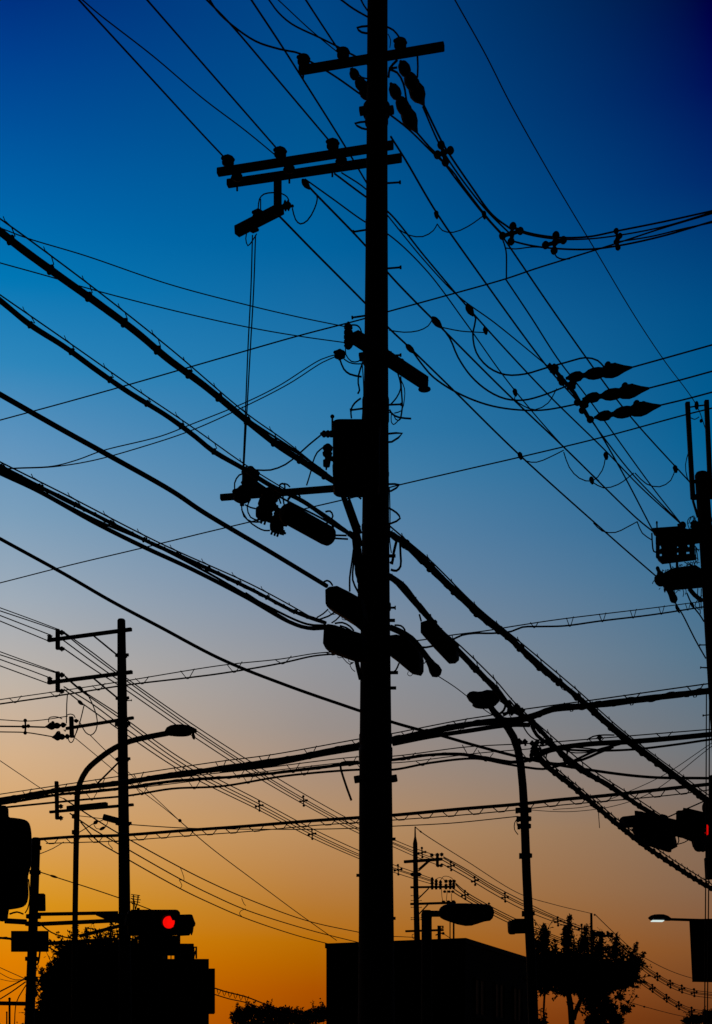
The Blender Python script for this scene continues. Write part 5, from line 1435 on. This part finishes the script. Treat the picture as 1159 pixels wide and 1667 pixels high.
wire('service_wire', 'thin wire bending from the left signal pole up behind the left lamp', c7((190, 260), (250, 235), (300, 205)), DL, 32., w=1.4)
GX = 'low wires left of the left signal pole'
for lab, pts, w in (('thick low wire from the left edge up to the left signal pole', c7((-10, 915), (50, 885), (120, 848)), 2.4), ('second thick low wire from the left edge up to the left signal pole', c7((-10, 952), (50, 915), (120, 865)), 2.2),
                    ('steep wire from the bottom edge to the left signal pole', c7((68, 1075), (78, 960), (122, 880)), 1.8), ('upper thin low wire from the left edge to the signal pole', c7((-5, 795), (50, 820), (118, 850)), 1.3),
                    ('lower thin low wire with ties near the left edge', c7((-5, 820), (40, 845), (75, 855), (115, 853)), 1.2), ('faint lowest wire near the left edge', c7((-5, 850), (50, 862), (110, 858)), 1.)):
    wire('service_wire', lab, pts, 29., DL, w=w, group=GX)
for lab, x, y, w in (('taller thin post in the lower left corner', 15.5, 1626, 3.6), ('shorter thin post in the lower left corner', 11, 1648, 2.4)):
    t = thing('thin_post', lab, 'post', P(x, ground_row(30.), 30.))
    obj('shaft', MB().tube([P(x, ground_row(30.), 30.), P(x, y, 30.)], rad(w, 30.), 8), 'metal', t)
    obj('cap', MB().ball(P(x, y, 30.), rad(w, 30.) * 1.3), 'metal', t)
for k, (lab, pts) in enumerate((('upper hung wire running from the left building toward the low tree', c7((1015, 895), (1060, 910), (1159, 935))), ('lower hung wire running from the left building toward the low tree', c7((1015, 925), (1080, 945), (1159, 962))))):
    wire('service_wire', lab, pts + [(450, 1641 + k * 8), (534, 1655 + k * 7)], 47., 55., w=2.2 - k * .4, group='two wires right of the left building')
for k in range(6):
    x = 356 + k * 9
    yt, yb_ = 1609.5 + k * 2.2, 1619 + k * 2.4
    wire('hanger_wire', f'{("first", "second", "third", "fourth", "fifth", "sixth")[k]} zigzag hanger from the left building on the two wires', [(x - 3, yt), (x, yb_), (x + 4, yt + 1)], 47.2 + k * .3, 47.2 + k * .3, w=1.2, cat='hanger', group='zigzag hangers right of the left building')

# ------------------------------------------------------------------ buildings


def house(name, label, corner, left, right, back_h, mat='wall'):
    return thing(name, label, 'house', Vector((corner.x, corner.y, 0)))


# grey house in the centre: its near corner faces the camera
hz = thing('house', 'flat-topped house behind the foot of the centre pole', 'house', Vector((3.47, 45, 0)))
C0, L0 = Vector((3.47, 45, 0)), Vector((-.985, 46.8, 0))
ldir = (L0 - C0).normalized()
rdir = Vector((-ldir.y, ldir.x, 0))
if rdir.y < 0:
    rdir = -rdir
R0 = C0 + rdir * 8.0
B0 = L0 + rdir * 8.0
hh = EYE + (HY - 1527) * 45 / F
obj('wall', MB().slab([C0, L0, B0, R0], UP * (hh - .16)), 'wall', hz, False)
ov = .0
obj('roof', MB().slab([p + UP * (hh - .158) for p in (C0 - ldir * .04 - rdir * .04, L0 + ldir * .03 - rdir * .04, B0 + ldir * .03 + rdir * .04, R0 - ldir * .04 + rdir * .04)], UP * .158), 'roof', hz, False)


def window(parent, p, along, out, w, h, mullion=True):
    """A framed pane set on a wall at p (lower left), running along, facing out."""
    f = MB()
    a, u, o_ = along.normalized(), UP, out.normalized() * .03
    for q, r_ in ((p, p + a * w), (p + u * h, p + u * h + a * w)):
        f.beam(q + o_ - a * .03, r_ + o_ + a * .03, .08, .06)
    for q in (p, p + a * w) + ((p + a * w / 2,) if mullion else ()):
        f.beam(q + o_ + u * .03, q + o_ + u * (h - .03), .05, .078)
    fo = obj('window', f, 'trim', parent, False)
    q = p + out.normalized() * .012
    obj('pane', MB().slab([q, q + a * w, q + a * w + u * h, q + u * h], out.normalized() * .008), 'glass', fo, False)
    obj('sill', MB().beam(p - u * .06 + o_ * 1.3 - a * .06, p - u * .06 + o_ * 1.3 + a * (w + .06), .12, .04), 'trim', fo, False)


for zb in (.9, 3.75):
    for t in (.7, 2.7):
        window(hz, C0 + ldir * t + UP * zb, ldir, -rdir, 1.3, 1.25)
    for t in (1., 3.3, 5.6):
        window(hz, C0 + rdir * t + UP * zb, rdir, -ldir, 1.1, 1.2)
df = obj('door', MB().slab([C0 + ldir * 2.15 + UP * .02, C0 + ldir * 2.6 + UP * .02, C0 + ldir * 2.6 + UP * .7, C0 + ldir * 2.15 + UP * .7], -rdir * .05), 'trim', hz, False)
obj('drain_pipe', MB().tube([C0 + ldir * 4.4 - rdir * .07 + UP * .05, C0 + ldir * 4.4 - rdir * .07 + UP * (hh - .2)], .04, 8), 'metal', hz)
aw = obj('awning', MB().slab([C0 + ldir * .4 - rdir * .02 + UP * 3.2, C0 + ldir * 4.3 - rdir * .02 + UP * 3.2, C0 + ldir * 4.3 - rdir * .9 + UP * 2.95, C0 + ldir * .4 - rdir * .9 + UP * 2.95], UP * .05), 'roof', hz, False)
for k, (lab, x, y0, w) in enumerate((('thinner of two bare roof posts under the fat lamp head', 732.6, 1500, 1.8), ('thicker of two bare roof posts under the fat lamp head', 738.5, 1500, 3))):
    t = thing('roof_post', lab, 'post', Vector(P(x, 1531, 47.)))
    obj('shaft', MB().tube([Vector((P(x, 1500, 47.).x, 47., hh)), P(x, y0 - 10, 47.)], rad(w, 47.), 8), 'metal', t)
    obj('base', MB().lathe(Vector((P(x, 1500, 47.).x, 47., hh)), Vector((P(x, 1500, 47.).x, 47., hh + .05)), [(0, .08), (1, .06)], 10), 'metal', t)
an = thing('roof_antenna', 'small roof post with a box and insulator right of the stubby lamp post', 'antenna', P(715, 1530, 48.))
obj('post', MB().tube([Vector((P(715, 1530, 48.).x, 48., hh)), P(715, 1508, 48.)], .06, 8), 'metal', an)
obj('frame', MB().beam(P(712, 1507.5, 48.), P(722, 1508, 48.), .05, .03).beam(P(712, 1511, 48.), P(722, 1511, 48.), .05, .03).beam(P(721, 1507, 48.), P(721, 1511, 48.), .05, .03).beam(P(713.5, 1507, 48.), P(713.5, 1511, 48.), .05, .05), 'metal', an)
obj('arm', MB().tube([P(709, 1522.5, 48.), P(715, 1520, 48.), P(720, 1519, 48.)], .025, 6).ball(P(721.5, 1519.5, 48.), .05), 'porcelain', an)
wire('service_wire', 'short wire from the roof antenna down to the roof', [(722, 1520), (728, 1524), (734, 1528)], 48., 46.5, w=1.2)
wire('service_wire', 'low level wire right of the centre pole to the distant pole', [(640, 1524.5), (655, 1525), (674, 1526)], 52., 58., w=1.2)

# building at lower left, stepped at the top
lb = thing('building', 'stepped dark building at lower left behind the tree and the red signal', 'building', Vector((P(225, 1667, 45.).x, 45, 0)))
BX = lambda px: P(px, 1700, 45.).x
BZ = lambda py: P(0, py, 45.).z
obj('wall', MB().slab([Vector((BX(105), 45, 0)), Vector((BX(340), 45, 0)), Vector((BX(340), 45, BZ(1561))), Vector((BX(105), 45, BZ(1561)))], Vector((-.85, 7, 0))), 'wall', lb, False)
obj('parapet', MB().slab([Vector((BX(284), 45.3, BZ(1560.9))), Vector((BX(315), 45.3, BZ(1560.9))), Vector((BX(315), 45.3, BZ(1541))), Vector((BX(284), 45.3, BZ(1541)))], Vector((-.25, 1.6, 0)))
    .slab([Vector((BX(118), 46.5, BZ(1560.9))), Vector((BX(252), 46.5, BZ(1560.9))), Vector((BX(252), 46.5, BZ(1541))), Vector((BX(118), 46.5, BZ(1541)))], Vector((0, 1.6, 0))), 'wall', lb, False)
obj('roof', MB().slab([Vector((BX(200), 45.1, BZ(1554.6))), Vector((BX(314), 45.1, BZ(1554.6))), Vector((BX(314), 45.1, BZ(1535.5))), Vector((BX(200), 45.1, BZ(1535.5)))], Vector((0, .18, 0))), 'roof', lb, False)
obj('roof_box', MB().slab([Vector((BX(223), 45.25, BZ(1535.3))), Vector((BX(292), 45.25, BZ(1535.3))), Vector((BX(292), 45.25, BZ(1522))), Vector((BX(223), 45.25, BZ(1520)))], Vector((-.1, .8, 0))), 'wall', lb, False)
obj('bracket', MB().beam(P(319.5, 1560.5, 45.2), P(319.5, 1541, 45.2), .05, .05).beam(P(313, 1542, 45.2), P(320, 1542, 45.2), .04, .04).beam(P(315, 1558, 45.2), P(319.5, 1546, 45.2), .05, .05), 'metal', lb)
obj('side_sign', MB().slab([Vector((BX(340.2), 44.9, BZ(1649))), Vector((BX(350.5), 44.9, BZ(1649))), Vector((BX(350.5), 44.9, BZ(1577))), Vector((BX(340.2), 44.9, BZ(1577)))], Vector((-.12, .9, 0))), 'trim', lb, False)
rl = MB()
for px in (254, 262, 270, 277, 283):
    rl.beam(Vector((BX(px), 45.2, BZ(1561))), Vector((BX(px), 45.2, BZ(1554.7))), .03, .03)
obj('railing', rl, 'metal', lb)
for zb in (.9, 3.3):
    for t in (.5, 2.2, 3.2):
        window(lb, Vector((BX(105) + t, 45, zb)), Vector((1, 0, 0)), Vector((0, -1, 0)), 1. if t != 3.2 else .9, 1.2)
ta = thing('tv_antenna', 'small television antenna on the roof above the red signal', 'antenna', P(219, 1541, 46.9))
obj('mast', MB().tube([P(216, 1541, 46.9), P(217.5, 1457, 46.9)], .022, 6), 'metal', ta)
for y, l in ((1457, 9), (1460, 8), (1464, 10), (1468, 9), (1472, 7)):
    obj('element', MB().tube([P(217 - l * .4, y - 1, 46.9), P(219 + l, y + 1, 46.9)], .014, 5), 'metal', ta)
obj('boom', MB().tube([P(225, 1457, 46.9), P(224, 1469, 46.9), P(221, 1478, 46.9), P(219, 1484, 46.9)], .022, 5), 'metal', ta)
obj('boom', MB().tube([P(214, 1462, 46.9), P(219, 1467, 46.9), P(220, 1482, 46.9)], .018, 5), 'metal', ta)

# ------------------------------------------------------------------ trees


def leaf(vs, fs, p, size, rnd):
    d = Vector((rnd.gauss(0, 1), rnd.gauss(0, 1), rnd.gauss(0, .8) - .15)).normalized()
    s = d.cross(Vector((rnd.gauss(0, 1), rnd.gauss(0, 1), rnd.gauss(0, 1)))).normalized()
    n = d.cross(s)
    L = size * rnd.uniform(.6, 1.25)
    b = len(vs)
    vs += [p, p + d * L * .45 + s * L * .3 + n * L * .06, p + d * L, p + d * L * .45 - s * L * .3 + n * L * .06]
    fs += [(b, b + 1, b + 2), (b, b + 2, b + 3)]


def tree(name, label, cat, D, base_x, trunks, blobs, shoots, size, dens, seed, group=None):
    """blobs (px, py, rx, ry) hold the mass of the crown; shoots ((px, py) root, (px, py) tip, width px) stand out of it."""
    rnd = random.Random(seed)
    root = thing(name, label, cat, P(base_x, ground_row(D), D), group)
    tm = MB()
    for pts, w0, w1 in trunks:
        q = span(pts, D, D, run=False)
        n = len(q)
        q = [p + Vector((rnd.uniform(-.01, .01), rnd.uniform(-.02, .02), 0)) for p in q]
        tm.tube(q, [rad(w0 + (w1 - w0) * i / (n - 1), D) for i in range(n)], 9)
    vs, fs = [], []
    twigs = MB()
    k = D / F
    for px, py, rx, ry in blobs:
        c = P(px, py, D)
        R = Vector((rx * k, max(rx, ry) * k, ry * k))
        n = int(dens * rx * ry)
        for _ in range(n):
            d = Vector((rnd.gauss(0, 1), rnd.gauss(0, 1), rnd.gauss(0, 1))).normalized()
            rr = rnd.random() ** .42
            leaf(vs, fs, c + Vector((d.x * R.x, d.y * R.y, d.z * R.z)) * rr, size, rnd)
        for _ in range(max(3, int(rx * ry / 60))):           # sprigs that break the outline
            d = Vector((rnd.gauss(0, 1), rnd.gauss(0, .8), rnd.gauss(0, 1) + .25)).normalized()
            a = c + Vector((d.x * R.x, d.y * R.y, d.z * R.z)) * .75
            b = a + (d * .8 + UP * .5).normalized() * rnd.uniform(2.5, 7) * size * .8
            twigs.tube([a, a.lerp(b, .5) + UP * .01, b], [.012, .009, .004], 4)
            for j in range(14):
                t = rnd.random()
                leaf(vs, fs, a.lerp(b, t) + Vector((rnd.gauss(0, 1), rnd.gauss(0, 1), rnd.gauss(0, 1))) * size * .45 * (1.2 - t), size * .9, rnd)
    for (x0, y0), (x1, y1), w in shoots:
        dz_ = rnd.uniform(-.5, .5)
        a, b = P(x0, y0, D) + Vector((0, dz_, 0)), P(x1, y1, D) + Vector((0, dz_, 0))
        twigs.tube([a, a.lerp(b, .5) + Vector((rnd.uniform(-.03, .03), 0, 0)), b], [.03, .02, .006], 5)
        L = (b - a).length
        W = w * k
        for _ in range(int(L / size * w * 4.6)):
            t = rnd.random() ** .85
            wd = W * (.5 if t < .15 else 1) * (1.05 - t) ** .6 * (.75 + .35 * math.sin(t * 23 + seed))
            leaf(vs, fs, a.lerp(b, t) + Vector((rnd.gauss(0, .45), rnd.gauss(0, .45), rnd.gauss(0, .3))) * wd, size * (.85 - .3 * t), rnd)
    obj('trunk', tm, 'bark', root)
    mb = MB()
    mb.v, mb.f = vs, fs
    mb.add(twigs.v, twigs.f)
    obj('crown', mb, 'leaf', root, False)
    return root


sh = []
for a, b, w in (((90, 980), (95, 795), 22), ((240, 960), (250, 745), 22), ((180, 960), (178, 880), 16), ((330, 960), (350, 815), 22), ((440, 980), (440, 850), 22), ((548, 1000), (546, 862), 16), ((600, 1010), (605, 925), 18),
                ((640, 1040), (682, 908), 18), ((690, 1060), (742, 960), 16), ((690, 1050), (755, 1030), 14), ((650, 1140), (752, 1158), 14), ((600, 1170), (700, 1190), 14), ((500, 1000), (498, 930), 14), ((65, 1000), (60, 870), 14), ((290, 980), (300, 900), 18), ((395, 960), (400, 840), 14)):
    p, q = d1(a, b)
    sh.append((p, q, w * .62))
bl = []
for x, y, rx, ry in ((150, 1050, 110, 100), (270, 1050, 120, 95), (400, 1060, 130, 95), (520, 1090, 120, 85), (620, 1110, 85, 75), (100, 1150, 60, 90), (240, 1160, 130, 80), (400, 1170, 160, 90), (540, 1150, 110, 65), (120, 1010, 60, 60), (90, 920, 38, 60), (105, 860, 22, 45), (243, 880, 30, 85),
                     (350, 920, 36, 60), (440, 960, 30, 45), (548, 965, 26, 55), (665, 1030, 38, 42), (440, 1290, 90, 70), (380, 1240, 60, 40), (500, 1340, 60, 60), (555, 1395, 55, 40), (430, 1405, 75, 50), (610, 1330, 26, 26), (580, 1250, 26, 18), (90, 1418, 28, 24), (58, 1110, 18, 95)):
    (px, py), = d1((x, y))
    bl.append((px, py, rx * .258, ry * .258))
tree('tree', 'round leafy tree with upright shoots right of the leaning lamp post', 'tree', 40., 930, [
    ([(930, ground_row(40.)), (931, 1667), (929, 1645), (926, 1622), (918, 1600)], 15, 9), ([(933, 1660), (940, 1640), (950, 1620), (960, 1590)], 9, 5), ([(886, ground_row(40.)), (886, 1656), (885, 1640), (887, 1622), (890, 1600)], 4.5, 3.5),
    ([(928, 1640), (924, 1600), (925, 1540), (924, 1496)], 5, 1), ([(950, 1610), (980, 1580), (1030, 1545)], 4, 1)], bl, sh, .115, 2.9, 11)
sh = []
for a, b, w in (((370, 700), (374, 605), 14), ((405, 690), (408, 608), 14), ((480, 690), (480, 625), 14), ((498, 690), (498, 635), 14), ((540, 690), (541, 588), 15), ((228, 880), (228, 768), 24), ((265, 850), (263, 752), 22), ((290, 760), (288, 690), 16), ((205, 930), (203, 850), 16), ((246, 880), (246, 800), 18), ((175, 930), (172, 845), 14),
                ((330, 720), (325, 670), 18), ((440, 690), (445, 650), 18), ((630, 690), (628, 640), 12), ((190, 900), (195, 830), 14), ((200, 880), (206, 800), 14)):
    p, q = c7(a, b)
    sh.append((p, q, w * .6))
bl = []
for x, y, rx, ry in ((400, 760, 110, 90), (340, 740, 55, 60), (510, 760, 120, 95), (600, 760, 90, 100), (320, 720, 38, 36), (305, 800, 50, 60), (265, 900, 60, 70), (225, 980, 45, 70), (330, 950, 130, 110), (480, 930, 160, 130), (600, 930, 120, 140), (200, 1040, 45, 60), (300, 1060, 130, 90), (500, 1080, 190, 100), (230, 850, 20, 34), (265, 830, 18, 34), (690, 760, 40, 50)):
    (px, py), = c7((x, y))
    bl.append((px, py, rx * .345, ry * .345))
tree('tree', 'dense bushy tree at lower left in front of the stepped building', 'tree', 36., 160, [([(165, ground_row(36.)), (166, 1700), (160, 1640), (150, 1580)], 16, 8), ([(166, 1690), (190, 1620), (186, 1520)], 9, 2), ([(163, 1680), (120, 1620), (84, 1575)], 8, 2)], bl, sh, .11, 2.9, 23)
bl, sh = [], []
for x, y, rx, ry in ((392, 1655, 15, 16), (410, 1648, 14, 13), (435, 1650, 20, 14), (462, 1652, 20, 13), (490, 1655, 20, 12), (515, 1652, 16, 13), (530, 1650, 12, 12), (450, 1675, 75, 18)):
    bl.append((x, y, rx, ry))
for a, b in (((386, 1650), (388, 1633)), ((404, 1645), (402, 1631)), ((524, 1645), (525, 1632)), ((480, 1648), (484, 1638)), ((435, 1642), (436, 1634)), ((380, 1665), (377, 1648))):
    sh.append((a, b, 7))
tree('tree', 'low distant tree whose top peeks over the bottom edge between the two buildings', 'tree', 62., 450, [([(450, ground_row(62.)), (452, 1700), (448, 1660)], 10, 5)], bl, sh, .13, 4.5, 5)
bl = [(1120, 1663, 10, 8), (1135, 1660, 12, 9), (1152, 1656, 11, 12), (1165, 1655, 12, 14), (1140, 1680, 30, 14)]
tree('shrub', 'small dark shrub in the bottom right corner', 'shrub', 50., 1140, [([(1140, ground_row(50.)), (1141, 1700), (1142, 1670)], 6, 3)], bl, [((1125, 1658), (1124, 1648), 5), ((1150, 1650), (1151, 1642), 5)], .1, 4.5, 9)
